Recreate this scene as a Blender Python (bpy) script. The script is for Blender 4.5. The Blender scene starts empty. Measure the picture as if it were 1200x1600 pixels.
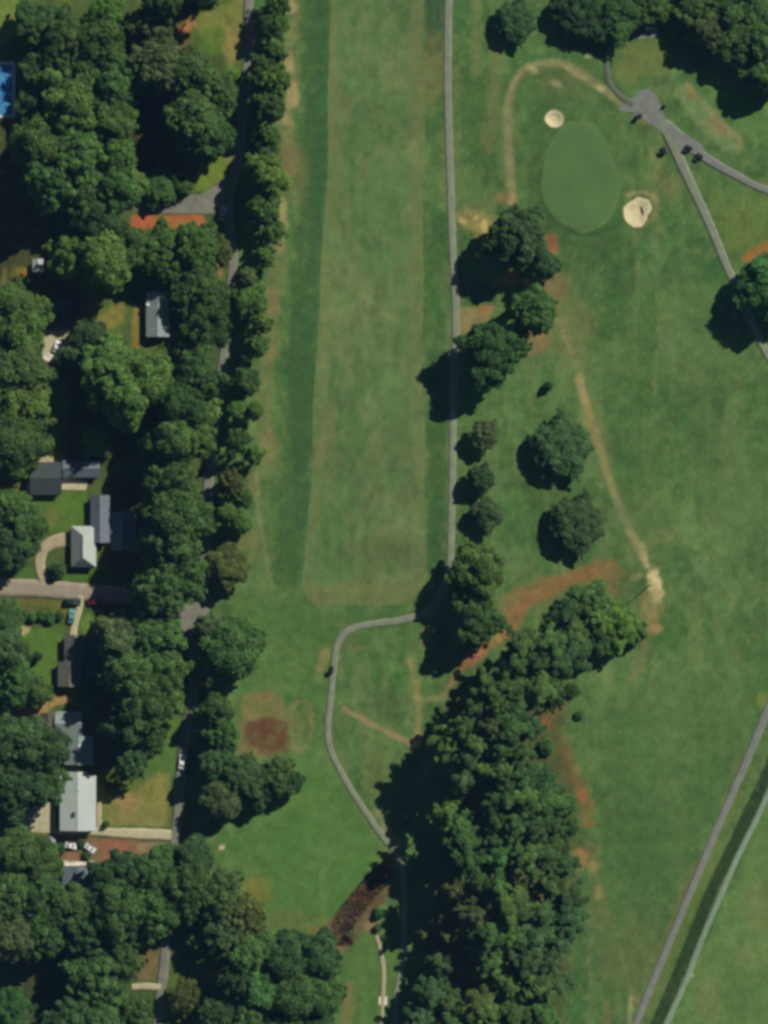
import bpy, bmesh, math, random
import numpy as np
from mathutils import Vector

# ------------------------------------------------------------------ camera, sky, sun, exposure
sc = bpy.context.scene
S = 0.2                                   # metres per photograph pixel
CAM_H = 1400.0
cam_d = bpy.data.cameras.new('camera'); cam = bpy.data.objects.new('camera', cam_d)
sc.collection.objects.link(cam); sc.camera = cam
cam.location = (0, 0, CAM_H); cam.rotation_euler = (0, 0, 0)
cam_d.sensor_fit = 'VERTICAL'; cam_d.angle = 2 * math.atan(800 * S / CAM_H)
cam_d.clip_start = 1; cam_d.clip_end = 9000

SUN_EL, SUN_AZ = math.radians(41), math.radians(47)      # azimuth clockwise from +Y
world = bpy.data.worlds.new('World'); sc.world = world; world.use_nodes = True
wn = world.node_tree; bgn = wn.nodes['Background']
sky = wn.nodes.new('ShaderNodeTexSky'); sky.sky_type = 'NISHITA'; sky.sun_disc = False
sky.air_density = 0.5; sky.dust_density = 0.2; sky.ozone_density = 1.5
sky.sun_elevation = SUN_EL; sky.sun_rotation = SUN_AZ
wn.links.new(sky.outputs['Color'], bgn.inputs['Color']); bgn.inputs['Strength'].default_value = 0.05
sun_d = bpy.data.lights.new('sun', 'SUN'); sun_d.energy = 5.0; sun_d.angle = math.radians(0.5); sun_d.color = (1.0, 0.95, 0.86)
sun = bpy.data.objects.new('sun', sun_d); sc.collection.objects.link(sun)
to_sun = Vector((math.sin(SUN_AZ) * math.cos(SUN_EL), math.cos(SUN_AZ) * math.cos(SUN_EL), math.sin(SUN_EL)))
sun.rotation_euler = to_sun.to_track_quat('Z', 'Y').to_euler(); sun.location = (0, 0, 300)
sc.view_settings.view_transform = 'Standard'; sc.view_settings.look = 'None'
sc.view_settings.exposure = -0.1; sc.view_settings.gamma = 1.0; sc.view_settings.use_curve_mapping = False
sc.cycles.filter_width = 3.4
sc.cycles.max_bounces = 5; sc.cycles.diffuse_bounces = 3

rng = random.Random(7)
C = sc.collection

# ------------------------------------------------------------------ helpers
def W(px, py, z=0.0):
    """a place in the photograph -> metres on the plan, allowing for the lean of tall things"""
    k = 1 - z / CAM_H
    return ((px - 600) * S * k, (800 - py) * S * k)

def lin(c):
    c = np.asarray(c, float) / 255.0
    return np.where(c <= 0.04045, c / 12.92, ((c + 0.055) / 1.055) ** 2.4)

K_LIT = 1.02                              # light reaching sunlit level ground
AIR = np.array([0.0, 0.0005, 0.0085])      # what the hazy air itself adds to every surface seen from up here
def alb(r, g, b):
    return np.maximum(lin((r, g, b)) - AIR, 0.004) / K_LIT

def tag(o, label=None, cat=None, group=None, kind=None):
    if label: o['label'] = label
    if cat: o['category'] = cat
    if group: o['group'] = group
    if kind: o['kind'] = kind
    return o

def mesh_obj(name, verts, faces, mat, parent=None, smooth=False):
    me = bpy.data.meshes.new(name)
    me.from_pydata([tuple(v) for v in verts], [], [tuple(f) for f in faces]); me.update()
    if mat: me.materials.append(mat)
    if smooth: me.polygons.foreach_set('use_smooth', [True] * len(me.polygons))
    o = bpy.data.objects.new(name, me); C.objects.link(o)
    if parent: o.parent = parent
    return o

def bm_obj(name, bm, mat, parent=None, smooth=False):
    me = bpy.data.meshes.new(name); bm.to_mesh(me); bm.free()
    if mat: me.materials.append(mat)
    if smooth: me.polygons.foreach_set('use_smooth', [True] * len(me.polygons))
    o = bpy.data.objects.new(name, me); C.objects.link(o)
    if parent: o.parent = parent
    return o

def empty(name, loc, rz=0.0):
    o = bpy.data.objects.new(name, None); C.objects.link(o)
    o.location = loc; o.rotation_euler = (0, 0, rz); o.empty_display_size = 0.5
    return o

def copy_tree(o, parent=None):
    c = o.copy(); C.objects.link(c)
    if parent: c.parent = parent
    for ch in list(o.children): copy_tree(ch, c)
    return c

def add_box(bm, c, s, taper=1.0, bevel=0.0, rot=0.0):
    ret = bmesh.ops.create_cube(bm, size=1.0)
    vs = ret['verts']
    for v in vs:
        t = taper if v.co.z > 0 else 1.0
        x, y, z = v.co.x * s[0] * t, v.co.y * s[1] * t, v.co.z * s[2]
        if rot: x, y = x * math.cos(rot) - y * math.sin(rot), x * math.sin(rot) + y * math.cos(rot)
        v.co = (x + c[0], y + c[1], z + c[2])
    if bevel:
        es = list({e for v in vs for e in v.link_edges})
        bmesh.ops.bevel(bm, geom=es, offset=bevel, segments=2, affect='EDGES', profile=0.6)

def add_cyl(bm, a, b, r0, r1, n=8, cap=True):
    a, b = Vector(a), Vector(b); d = (b - a)
    z = d.normalized(); x = z.orthogonal().normalized(); y = z.cross(x)
    A, B = [], []
    for i in range(n):
        t = 2 * math.pi * i / n; u = x * math.cos(t) + y * math.sin(t)
        A.append(bm.verts.new(a + u * r0)); B.append(bm.verts.new(b + u * r1))
    for i in range(n):
        j = (i + 1) % n
        bm.faces.new((A[i], A[j], B[j], B[i]))
    if cap: bm.faces.new(A[::-1]); bm.faces.new(B)

# value noise on the plan
def _hash(ix, iy, seed):
    h = (ix.astype(np.int64) * 374761393 + iy.astype(np.int64) * 668265263 + seed * 1442695041) & 0x7fffffff
    h = (h ^ (h >> 13)) * 1274126177 & 0x7fffffff
    h = (h ^ (h >> 16)) & 0x7fffffff
    return (h % 100003) / 100003.0

def vnoise(x, y, seed=0):
    ix, iy = np.floor(x), np.floor(y); fx, fy = x - ix, y - iy
    fx = fx * fx * (3 - 2 * fx); fy = fy * fy * (3 - 2 * fy)
    a, b = _hash(ix, iy, seed), _hash(ix + 1, iy, seed)
    c, d = _hash(ix, iy + 1, seed), _hash(ix + 1, iy + 1, seed)
    return (a * (1 - fx) + b * fx) * (1 - fy) + (c * (1 - fx) + d * fx) * fy

def fbm(x, y, seed=0, oct=4):
    s, a, t = 0, 0.5, 0
    for i in range(oct):
        s = s + a * vnoise(x * 2 ** i, y * 2 ** i, seed + i * 17); t += a; a *= 0.55
    return s / t

def smooth01(t):
    t = np.clip(t, 0, 1); return t * t * (3 - 2 * t)

def spline(pts, step):
    """Catmull-Rom through pixel points, resampled every `step` pixels"""
    P = [np.array(p, float) for p in pts]
    P = [2 * P[0] - P[1]] + P + [2 * P[-1] - P[-2]]
    out = []
    for i in range(1, len(P) - 2):
        p0, p1, p2, p3 = P[i - 1:i + 3]
        n = max(2, int(np.linalg.norm(p2 - p1) / step))
        for k in range(n):
            t = k / n
            out.append(0.5 * ((2 * p1) + (-p0 + p2) * t + (2 * p0 - 5 * p1 + 4 * p2 - p3) * t * t + (-p0 + 3 * p1 - 3 * p2 + p3) * t ** 3))
    out.append(P[-2]); return np.array(out)

def seg_dist(X, Y, pts):
    best = np.full(X.shape, 1e9)
    for (x0, y0), (x1, y1) in zip(pts[:-1], pts[1:]):
        dx, dy = x1 - x0, y1 - y0; L = dx * dx + dy * dy + 1e-9
        t = np.clip(((X - x0) * dx + (Y - y0) * dy) / L, 0, 1)
        best = np.minimum(best, np.hypot(X - x0 - t * dx, Y - y0 - t * dy))
    return best

def inside(X, Y, pts):
    r = np.zeros(X.shape, bool); n = len(pts)
    for i in range(n):
        x0, y0 = pts[i]; x1, y1 = pts[(i + 1) % n]
        if y0 == y1: continue
        c = ((y0 > Y) != (y1 > Y)) & (X < (x1 - x0) * (Y - y0) / (y1 - y0) + x0)
        r ^= c
    return r

# ------------------------------------------------------------------ the lie of the land
CREEK = [(615, 1335), (592, 1372), (562, 1408), (535, 1440), (528, 1480), (520, 1540), (516, 1620)]
BANDC = [(1192, 1225), (1173, 1267), (1108, 1400), (1056, 1533), (1026, 1600), (1005, 1650)]
BUNKERS = [(866, 186, 14.5, 14.5, 0.0), (997, 330, 22, 25, 0.35)]
def height(x, y):
    x = np.asarray(x, float); y = np.asarray(y, float)
    px, py = x / S + 600, 800 - y / S
    f = smooth01((420 - np.hypot(x, y)) / 150)
    h = 0.55 * np.sin(x / 24 + 0.6) * np.cos(y / 33 + 0.4) + 0.22 * np.sin(x / 9.5 + y / 13) + 0.16 * np.sin(x / 7.3 - y / 8.7 + 2)
    d = np.hypot((px - 907) / 66, (py - 275) / 92)
    h = h + 0.55 * smooth01((1.35 - d) / 0.5)
    m = (px > 480) & (px < 660) & (py > 1300)
    if np.any(m):
        h = np.where(m, h - 1.0 * np.exp(-(seg_dist(np.where(m, px, 0), np.where(m, py, 0), CREEK[:5]) / 13.0) ** 2), h)
    return h * f

def hz(px, py):
    x, y = W(px, py); return float(height(np.array([x]), np.array([y]))[0])

# ------------------------------------------------------------------ colours of soil and grass on the plan
FAIRWAY_L = [(515, -60), (515, 0), (514, 120), (512, 230), (508, 330), (503, 410), (498, 490), (494, 570), (490, 650), (486, 740), (481, 830), (473, 905)]
FAIRWAY_R = [(660, -60), (661, 0), (662, 120), (662, 230), (662, 330), (661, 410), (660, 490), (660, 570), (662, 650), (664, 740), (665, 830), (665, 905)]

def paint_colour(X, Y, fair=False):
    px, py = X / S + 600, 800 - Y / S
    N = px.size
    n_big = fbm(px / 190, py / 190, 3, 3); n_mid = fbm(px / 46, py / 62, 11, 4); n_sm = fbm(px / 11, py / 15, 23, 3)
    n_str = fbm(px / 14, py / 120, 31, 3)
    warp = (fbm(px / 26, py / 26, 41, 3) - 0.5); warp2 = (fbm(px / 9, py / 9, 51, 3) - 0.5)
    col = np.empty((N, 3))
    def mix(c, w):
        w = np.clip(w, 0, 1)[:, None]; col[:] = col * (1 - w) + np.asarray(c) * w
    # rough
    col[:] = alb(76, 106, 60)
    mix(alb(96, 118, 72), smooth01((n_mid - 0.42) / 0.22) * 0.8)
    mix(alb(62, 96, 56), smooth01((n_big - 0.45) / 0.25) * 0.6)
    mix(alb(106, 118, 74), smooth01((n_str - 0.5) / 0.18) * 0.55)
    mix(alb(66, 96, 52), smooth01((n_sm - 0.52) / 0.18) * 0.38)
    mix(alb(90, 118, 70), smooth01((fbm(px / 24, py / 20, 91, 4) - 0.52) / 0.16) * 0.6)
    mix(alb(60, 92, 54), smooth01((fbm(px / 33, py / 40, 95, 4) - 0.55) / 0.14) * 0.5)
    mix(alb(116, 122, 78), smooth01((fbm(px / 6, py / 8, 97, 3) - 0.66) / 0.1) * 0.5)
    col *= np.array([0.98, 1.05, 1.02])
    col *= (1 + 0.46 * (fbm(px / 42, py / 50, 131, 4) - 0.5) + 0.34 * (fbm(px / 13, py / 19, 137, 3) - 0.5))[:, None]
    # far surroundings
    outw = smooth01((np.hypot(np.maximum(np.abs(px - 600) - 640, 0), np.maximum(np.abs(py - 800) - 840, 0))) / 300)
    mix(alb(66, 92, 52), outw * 0.7)
    # yards under and between the trees to the west of the lane
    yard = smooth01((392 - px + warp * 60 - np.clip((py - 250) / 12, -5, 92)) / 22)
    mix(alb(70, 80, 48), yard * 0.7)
    mix(alb(92, 112, 50), yard * smooth01((n_mid - 0.45) / 0.2) * 0.7)
    broken = 1 - 0.5 * smooth01((fbm(px / 7, py / 9, 81, 3) - 0.50) / 0.22) * smooth01((n_mid - 0.3) / 0.3)
    def R(x0, y0, x1, y1, pad=40):
        return (px > x0 - pad) & (px < x1 + pad) & (py > y0 - pad) & (py < y1 + pad)
    def blob(cx, cy, rx, ry, c, s=0.9, soft=0.5, rot=0.0, rag=0.85):
        m = R(cx - rx * 1.6 - ry * .6, cy - ry * 1.6 - rx * .6, cx + rx * 1.6 + ry * .6, cy + ry * 1.6 + rx * .6, 10)
        if not m.any(): return
        dx, dy = px[m] - cx, py[m] - cy
        u = dx * math.cos(rot) + dy * math.sin(rot); v = -dx * math.sin(rot) + dy * math.cos(rot)
        d = np.hypot(u / rx, v / ry) + (warp[m] + warp2[m] * 0.8) * rag
        w = np.clip(smooth01((1 + soft * .5 - d) / soft) * s * broken[m], 0, 1)[:, None]
        col[m] = col[m] * (1 - w) + np.asarray(c) * w
    def line(pts, wd, c, s=0.9, soft=4.0, rag=3.0, patchy=0.0):
        xs = [p[0] for p in pts]; ys = [p[1] for p in pts]
        m = R(min(xs), min(ys), max(xs), max(ys), wd + soft + rag + 8)
        if not m.any(): return
        d = seg_dist(px[m], py[m], spline(pts, 12)) + (warp2[m] + warp[m] * .7) * rag * 2.4
        w = smooth01((wd / 2 + soft / 2 - d) / soft) * s
        if patchy: w = w * (1 - patchy * smooth01((n_sm[m] - 0.45) / 0.15))
        w = np.clip(w * broken[m], 0, 1)[:, None]; col[m] = col[m] * (1 - w) + np.asarray(c) * w
    def poly(pts, c, s=0.9, soft=6.0, rag=5.0):
        xs = [p[0] for p in pts]; ys = [p[1] for p in pts]
        m = R(min(xs), min(ys), max(xs), max(ys), soft + rag + 5)
        if not m.any(): return
        d = seg_dist(px[m], py[m], list(pts) + [pts[0]])
        d = np.where(inside(px[m], py[m], pts), d, -d) + warp[m] * rag * 2 + warp2[m] * rag
        w = np.clip(smooth01((d + soft / 2) / soft) * s * broken[m], 0, 1)[:, None]; col[m] = col[m] * (1 - w) + np.asarray(c) * w

    DARKG, TAN, SAND, RED, ORANGE = alb(60, 92, 54), alb(124, 122, 80), alb(164, 150, 104), alb(136, 100, 68), alb(164, 100, 64)
    OLIVE, BROWN, BRIGHT, LAWN = alb(112, 112, 70), alb(100, 78, 58), alb(88, 124, 64), alb(82, 116, 50)
    # dense first cut left of the fairway, and the strip on the right
    line([(492, -60), (492, 200), (478, 430), (468, 640), (458, 800), (445, 900)], 42, DARKG, 0.8, 14, 5)
    line([(498, -60), (498, 250), (488, 480), (478, 640), (470, 820)], 22, alb(56, 92, 60), 0.4, 10, 5)
    line([(679, -60), (679, 50), (678, 75)], 26, alb(52, 82, 58), 0.85, 6, 2)
    line([(682, 190), (680, 260)], 22, DARKG, 0.5, 10, 4)
    line([(682, 560), (684, 700), (684, 890)], 32, DARKG, 0.8, 8, 3)
    poly([(410, 940), (660, 950), (640, 985), (520, 1000), (400, 990)], DARKG, 0.45, 30, 10)
    # left margin of bare soil by the row of trees
    line([(462, -10), (456, 90), (455, 150), (448, 220)], 16, TAN, 0.75, 12, 8, 0.35)
    for b in ((450, 100, 9, 12), (457, 150, 10, 22), (447, 187, 12, 10), (443, 330, 9, 24), (437, 372, 9, 22), (452, 10, 10, 12)): blob(*b, SAND, 0.8, 0.8)
    blob(449, 252, 12, 26, RED, 0.6, 1.0); blob(455, 270, 22, 50, alb(122, 118, 78), 0.55, 1.0)
    line([(440, 380), (428, 440), (420, 520), (415, 600), (408, 690)], 22, alb(118, 120, 76), 0.65, 16, 6, 0.3)
    for b in ((425, 475, 14, 24), (422, 545, 12, 18), (418, 700, 14, 34), (398, 760, 9, 22)): blob(*b, alb(132, 122, 82), 0.6, 1.0)
    blob(424, 480, 10, 18, RED, 0.28, 1.0)
    line([(401, 740), (404, 800), (412, 850), (424, 915)], 5, alb(128, 134, 90), 0.7, 4, 2)
    blob(372, 842, 26, 16, OLIVE, 0.5, 1.0); blob(398, 850, 16, 24, OLIVE, 0.5, 1.0)
    # lower left meadow
    poly([(345, 925), (500, 950), (520, 1010), (510, 1180), (470, 1210), (380, 1090), (400, 1010)], alb(80, 116, 60), 0.6, 30, 12)
    poly([(330, 1330), (470, 1200), (520, 1190), (600, 1330), (520, 1450), (400, 1480), (400, 1400)], alb(78, 116, 58), 0.75, 26, 12)
    blob(400, 1385, 26, 22, alb(122, 120, 62), 0.6, 1.0); blob(395, 1425, 14, 34, alb(124, 116, 56), 0.5, 1.0); blob(460, 1440, 60, 18, OLIVE, 0.5, 1.0)
    blob(347, 1324, 5, 4, alb(214, 184, 152), 0.9, 0.6); blob(470, 1250, 44, 14, alb(94, 126, 62), 0.5, 1)
    # rectangular brown plot and its ring
    poly([(376, 1085), (420, 1078), (440, 1092), (448, 1120), (450, 1180), (400, 1186), (374, 1176)], alb(124, 112, 74), 0.85, 12, 8)
    poly([(385, 1125), (420, 1118), (446, 1130), (452, 1176), (420, 1182), (388, 1164)], alb(96, 68, 52), 0.95, 12, 10)
    blob(402, 1100, 18, 14, alb(108, 112, 62), 0.8, 0.8); blob(405, 1092, 9, 6, RED, 0.5, 1)
    line([(458, 1170), (456, 1110), (468, 1096), (484, 1102), (486, 1140), (480, 1165), (462, 1176)], 8, alb(128, 118, 80), 0.75, 6, 4)
    blob(470, 1130, 10, 24, alb(112, 108, 70), 0.6, 1)
    blob(505, 1032, 8, 26, alb(140, 128, 84), 0.7, 0.9, 0.35); blob(560, 1012, 16, 6, alb(112, 112, 72), 0.6, 1)
    # trodden verges of the cart paths
    for pp in ([(700, -40), (699, 120), (704, 300), (712, 490), (708, 680), (704, 860)], [(556, 980), (536, 992), (526, 1012), (516, 1095), (512, 1135), (532, 1205), (582, 1285), (624, 1342)], [(1056, 236), (1088, 306), (1124, 388), (1182, 520)], [(1062, 214), (1120, 258), (1240, 312)], [(1200, 1112), (1133, 1268), (1074, 1400), (998, 1600)]):
        line(pp, 20, alb(110, 114, 74), 0.55, 9, 5, 0.8)
    # worn tracks south of the fairway
    line([(540, 1108), (575, 1128), (612, 1146), (648, 1166)], 9, alb(158, 136, 100), 0.85, 6, 3)
    line([(640, 1030), (652, 1080), (655, 1120), (652, 1165)], 11, alb(150, 134, 90), 0.75, 8, 4, 0.3)
    blob(651, 1160, 8, 10, alb(186, 152, 116), 0.8, 0.8); blob(612, 1110, 26, 30, alb(72, 88, 56), 0.6, 1); blob(665, 1000, 8, 20, alb(138, 124, 86), 0.7, 1)
    line([(596, 1270), (606, 1300), (618, 1322)], 12, alb(140, 136, 92), 0.8, 8, 4)
    blob(590, 1200, 22, 40, alb(104, 116, 68), 0.6, 1)
    # creek banks: leaf litter and mud
    poly([(612, 1338), (590, 1362), (560, 1392), (530, 1424), (514, 1444), (528, 1492), (548, 1478), (572, 1452), (592, 1420), (612, 1392)], alb(98, 78, 58), 0.95, 8, 7)
    blob(556, 1400, 10, 20, alb(108, 66, 50), 0.7, 1, 0.7); blob(545, 1440, 22, 16, alb(118, 102, 82), 0.6, 1, 0.6); blob(585, 1382, 16, 10, alb(112, 88, 56), 0.6, 1)
    line([(470, 1462), (500, 1450), (520, 1446)], 10, alb(126, 104, 68), 0.7, 8, 5)
    blob(535, 1475, 14, 16, alb(146, 118, 90), 0.7, 0.9); blob(580, 1447, 10, 7, alb(150, 116, 92), 0.7, 0.9)
    poly([(524, 1500), (585, 1450), (640, 1500), (640, 1640), (520, 1640)], alb(84, 114, 60), 0.7, 14, 5)
    line([(545, 1540), (540, 1620)], 14, alb(132, 118, 80), 0.65, 9, 5); line([(566, 1500), (572, 1620)], 10, alb(98, 124, 68), 0.5, 8, 3)
    # right of the cart path
    line([(745, -20), (748, 60), (742, 110)], 14, alb(116, 122, 76), 0.6, 12, 6); line([(776, 40), (774, 140), (760, 230)], 18, alb(118, 116, 74), 0.55, 14, 6)
    blob(738, 340, 26, 22, alb(140, 130, 82), 0.8, 1.0); blob(752, 350, 18, 22, alb(150, 136, 84), 0.7, 1); blob(790, 308, 20, 10, alb(140, 112, 80), 0.7, 1)
    for b in ((722, 345, 6, 6), (745, 340, 5, 5), (757, 352, 5, 12), (800, 310, 6, 8)): blob(*b, alb(192, 168, 108), 0.85, 0.8)
    poly([(712, 480), (775, 478), (765, 500), (730, 525), (713, 535)], alb(142, 126, 84), 0.8, 8, 6); blob(757, 482, 8, 7, ORANGE, 0.5, 1)
    blob(795, 435, 17, 12, alb(168, 128, 76), 0.9, 0.8); blob(860, 378, 12, 17, alb(158, 100, 72), 0.85, 0.8); blob(845, 400, 10, 18, RED, 0.6, 1)
    blob(823, 441, 8, 7, alb(190, 150, 130), 0.7, 0.8); blob(870, 450, 20, 32, alb(126, 108, 72), 0.75, 0.9, 0.2); blob(842, 530, 24, 16, alb(144, 110, 78), 0.8, 0.9, -0.5)
    blob(895, 520, 34, 46, alb(106, 112, 70), 0.7, 1); blob(690, 110, 24, 46, alb(110, 112, 70), 0.7, 1); blob(672, 115, 12, 60, alb(120, 112, 72), 0.5, 1)
    # bare path curling round the green
    line([(803, 318), (799, 290), (796, 250), (793, 200), (795, 160), (805, 126), (826, 106), (856, 99), (890, 104), (918, 122), (946, 142), (974, 162)], 13, alb(132, 132, 90), 1.0, 7, 1.6)
    line([(800, 165), (806, 132), (828, 110), (856, 104), (886, 110)], 5, alb(92, 88, 58), 0.6, 5, 2)
    for b in ((832, 108, 10, 5), (893, 110, 12, 5), (905, 118, 12, 5), (870, 131, 10, 5), (938, 139, 8, 5)): blob(*b, alb(178, 168, 124), 0.75, 0.9, 0.5)
    blob(880, 130, 40, 26, alb(94, 98, 64), 0.5, 1); blob(800, 312, 6, 14, alb(160, 132, 96), 0.6, 1)
    poly([(830, 150), (890, 140), (945, 180), (990, 230), (985, 290), (975, 370), (900, 385), (850, 360), (825, 270)], alb(66, 98, 57), 0.7, 26, 9)
    line([(852, 300), (862, 335), (885, 356), (930, 364), (965, 350)], 11, alb(54, 88, 52), 0.8, 8, 2)
    line([(892, 372), (930, 374)], 6, alb(96, 126, 76), 0.4, 6, 2)
    # wear round the second bunker and by the carts
    blob(1012, 322, 16, 24, alb(150, 138, 92), 0.8, 0.8, 0.2); blob(995, 306, 20, 6, alb(158, 146, 104), 0.7, 0.9); blob(1050, 292, 22, 18, alb(112, 114, 72), 0.6, 1)
    line([(1018, 232), (1020, 246), (1030, 250), (1024, 272)], 9, alb(130, 126, 78), 0.7, 6, 4); blob(1005, 190, 20, 5, alb(120, 120, 70), 0.6, 1, 0.5)
    # tee ground
    poly([(960, 70), (1030, 55), (1060, 95), (1030, 120), (960, 130)], alb(108, 120, 66), 0.75, 16, 8); blob(918, 88, 6, 4, alb(170, 180, 120), 0.7, 0.8)
    poly([(1075, 100), (1140, 130), (1200, 200), (1220, 250), (1170, 215), (1110, 150)], BRIGHT, 0.7, 18, 6)
    poly([(1052, 140), (1075, 128), (1156, 214), (1154, 238), (1130, 236), (1078, 186)], alb(110, 130, 84), 1.0, 8, 3)
    line([(1072, 132), (1090, 150), (1120, 186), (1156, 218), (1152, 238)], 6, alb(138, 132, 88), 0.9, 5, 2)
    blob(1080, 147, 11, 7, alb(140, 118, 78), 0.6, 1, 0.8); blob(1118, 197, 20, 11, alb(134, 122, 82), 0.65, 1, 0.8); blob(1124, 202, 9, 6, alb(130, 106, 80), 0.6, 1)
    blob(1185, 395, 28, 10, alb(166, 106, 54), 0.9, 0.8, -0.3); blob(1215, 385, 24, 10, ORANGE, 0.8, 1); blob(1160, 350, 40, 40, alb(102, 120, 62), 0.6, 1)
    poly([(1090, 290), (1200, 310), (1200, 380), (1140, 390)], alb(104, 122, 62), 0.5, 26, 8)
    # worn track down the right hand hole
    line([(868, 470), (880, 510), (898, 560), (906, 592)], 10, alb(124, 124, 78), 0.75, 8, 3); line([(872, 500), (892, 552)], 5, alb(140, 136, 90), 0.5, 5, 2)
    line([(905, 590), (914, 630), (928, 672), (944, 722), (962, 775), (985, 830), (1006, 872)], 13, alb(146, 140, 96), 0.95, 7, 2.0)
    line([(912, 612), (928, 668), (942, 712)], 8, alb(162, 146, 100), 0.85, 5, 2)
    line([(985, 825), (1004, 862), (1014, 890)], 6, alb(150, 146, 100), 0.6, 5, 2)
    line([(1002, 852), (1010, 880), (1022, 905), (1028, 930)], 8, alb(172, 162, 116), 0.8, 6, 3)
    blob(1024, 916, 10, 26, alb(208, 194, 142), 0.9, 0.7, -0.15); blob(1018, 955, 18, 36, alb(146, 130, 84), 0.75, 1); blob(1026, 982, 9, 9, alb(178, 136, 96), 0.6, 1); blob(995, 900, 10, 6, alb(140, 134, 86), 0.6, 1, -0.4)
    line([(1008, 1010), (1000, 1040), (985, 1062)], 12, alb(124, 112, 76), 0.6, 10, 4)
    blob(938, 690, 16, 60, alb(114, 116, 72), 0.6, 1, -0.25); blob(1000, 800, 40, 60, alb(98, 116, 70), 0.5, 1)
    blob(1050, 840, 28, 14, alb(110, 122, 76), 0.6, 1)
    # red clay banks round the grove
    poly([(795, 925), (830, 912), (880, 895), (930, 880), (960, 878), (970, 900), (930, 912), (895, 915), (860, 932), (830, 948), (812, 975), (785, 1002), (776, 985)], alb(130, 104, 66), 0.85, 16, 9)
    line([(800, 960), (840, 928), (880, 908), (935, 890)], 11, alb(140, 102, 68), 0.65, 10, 8)
    line([(800, 985), (770, 1005), (745, 1025), (715, 1048), (705, 1068)], 13, alb(142, 104, 72), 0.85, 9, 5)
    blob(742, 1022, 16, 8, alb(160, 104, 76), 0.7, 0.9, -0.6); blob(775, 1000, 9, 8, alb(170, 146, 80), 0.5, 1)
    line([(712, 1062), (700, 1075), (690, 1090), (665, 1092)], 8, alb(128, 126, 84), 0.7, 6, 3)
    poly([(820, 960), (960, 890), (985, 930), (960, 960), (900, 960)], alb(108, 108, 68), 0.5, 22, 8); blob(948, 918, 14, 16, alb(138, 104, 72), 0.6, 1)
    line([(882, 1098), (866, 1110), (850, 1125), (832, 1132), (826, 1160)], 16, alb(134, 104, 66), 0.85, 10, 7); blob(855, 1133, 8, 8, alb(170, 96, 60), 0.85, 0.8)
    line([(878, 1165), (890, 1200), (905, 1230), (915, 1260), (918, 1290)], 20, alb(132, 104, 66), 0.8, 14, 8); blob(908, 1235, 11, 20, alb(144, 98, 64), 0.6, 1, 0.3)
    blob(906, 1338, 12, 16, alb(166, 124, 82), 0.85, 0.8); line([(922, 1320), (930, 1360), (938, 1400), (945, 1440)], 20, alb(122, 114, 72), 0.7, 14, 6, 0.3)
    for b in ((927, 1355, 6, 8), (935, 1395, 6, 10)): blob(*b, alb(158, 142, 94), 0.6, 1)
    # floor of the grove
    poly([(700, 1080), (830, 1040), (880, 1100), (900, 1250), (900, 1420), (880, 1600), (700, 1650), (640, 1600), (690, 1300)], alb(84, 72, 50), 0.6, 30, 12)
    blob(830, 1400, 16, 10, alb(112, 84, 74), 0.6, 1); blob(732, 1535, 12, 14, alb(118, 84, 76), 0.6, 1)
    for b in ((985, 720, 34, 90), (1100, 700, 30, 60), (990, 1180, 40, 90), (1000, 1330, 34, 80), (1080, 620, 40, 24)): blob(*b, alb(66, 98, 56), 0.5, 1.2)
    for b in ((1120, 560, 60, 40), (1150, 800, 50, 80), (1100, 1090, 60, 70), (960, 560, 50, 30), (1060, 470, 50, 40)): blob(*b, alb(96, 120, 72), 0.5, 1.2)
    # lower right hole
    poly([(950, 1100), (1200, 1050), (1180, 1130), (1060, 1400), (980, 1560), (930, 1480), (940, 1300)], alb(78, 108, 62), 0.55, 50, 14)
    blob(985, 1500, 50, 70, alb(98, 104, 66), 0.55, 1); line([(1090, 1360), (1060, 1430), (1040, 1490)], 26, alb(110, 108, 74), 0.55, 16, 6)
    line([(970, 1490), (985, 1545), (1000, 1570)], 7, alb(120, 126, 80), 0.6, 6, 3); line([(985, 1560), (982, 1620)], 8, alb(164, 156, 112), 0.6, 5, 3); line([(950, 1570), (940, 1620)], 14, alb(126, 116, 78), 0.5, 10, 5)
    line([(1226, 1150), (1196, 1215), (1172, 1267), (1140, 1332), (1108, 1400), (1082, 1466), (1055, 1533), (1026, 1600), (1006, 1650)], 18, alb(56, 76, 48), 0.97, 3, 1)  # darker green strip painted under the tufts
    line([(1180, 1160), (1120, 1320), (1066, 1450), (1010, 1580)], 18, alb(100, 116, 60), 0.5, 10, 4)
    poly([(1200, 1260), (1130, 1420), (1080, 1530), (1050, 1620), (1250, 1620), (1250, 1240)], alb(98, 128, 72), 0.6, 16, 6)
    for b in ((1170, 1490, 24, 26), (1105, 1560, 20, 34), (1180, 1420, 26, 40)): blob(*b, alb(118, 126, 78), 0.5, 1)
    blob(1191, 1096, 8, 12, alb(130, 138, 62), 0.6, 1); blob(1080, 1523, 5, 4, alb(184, 178, 138), 0.7, 0.8)
    # yards
    poly([(-40, 190), (30, 195), (70, 300), (95, 400), (140, 460), (110, 510), (60, 500), (-40, 430)], alb(64, 62, 46), 0.85, 24, 10)  # leaf litter, darkened to carry the shade of the trees
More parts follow.
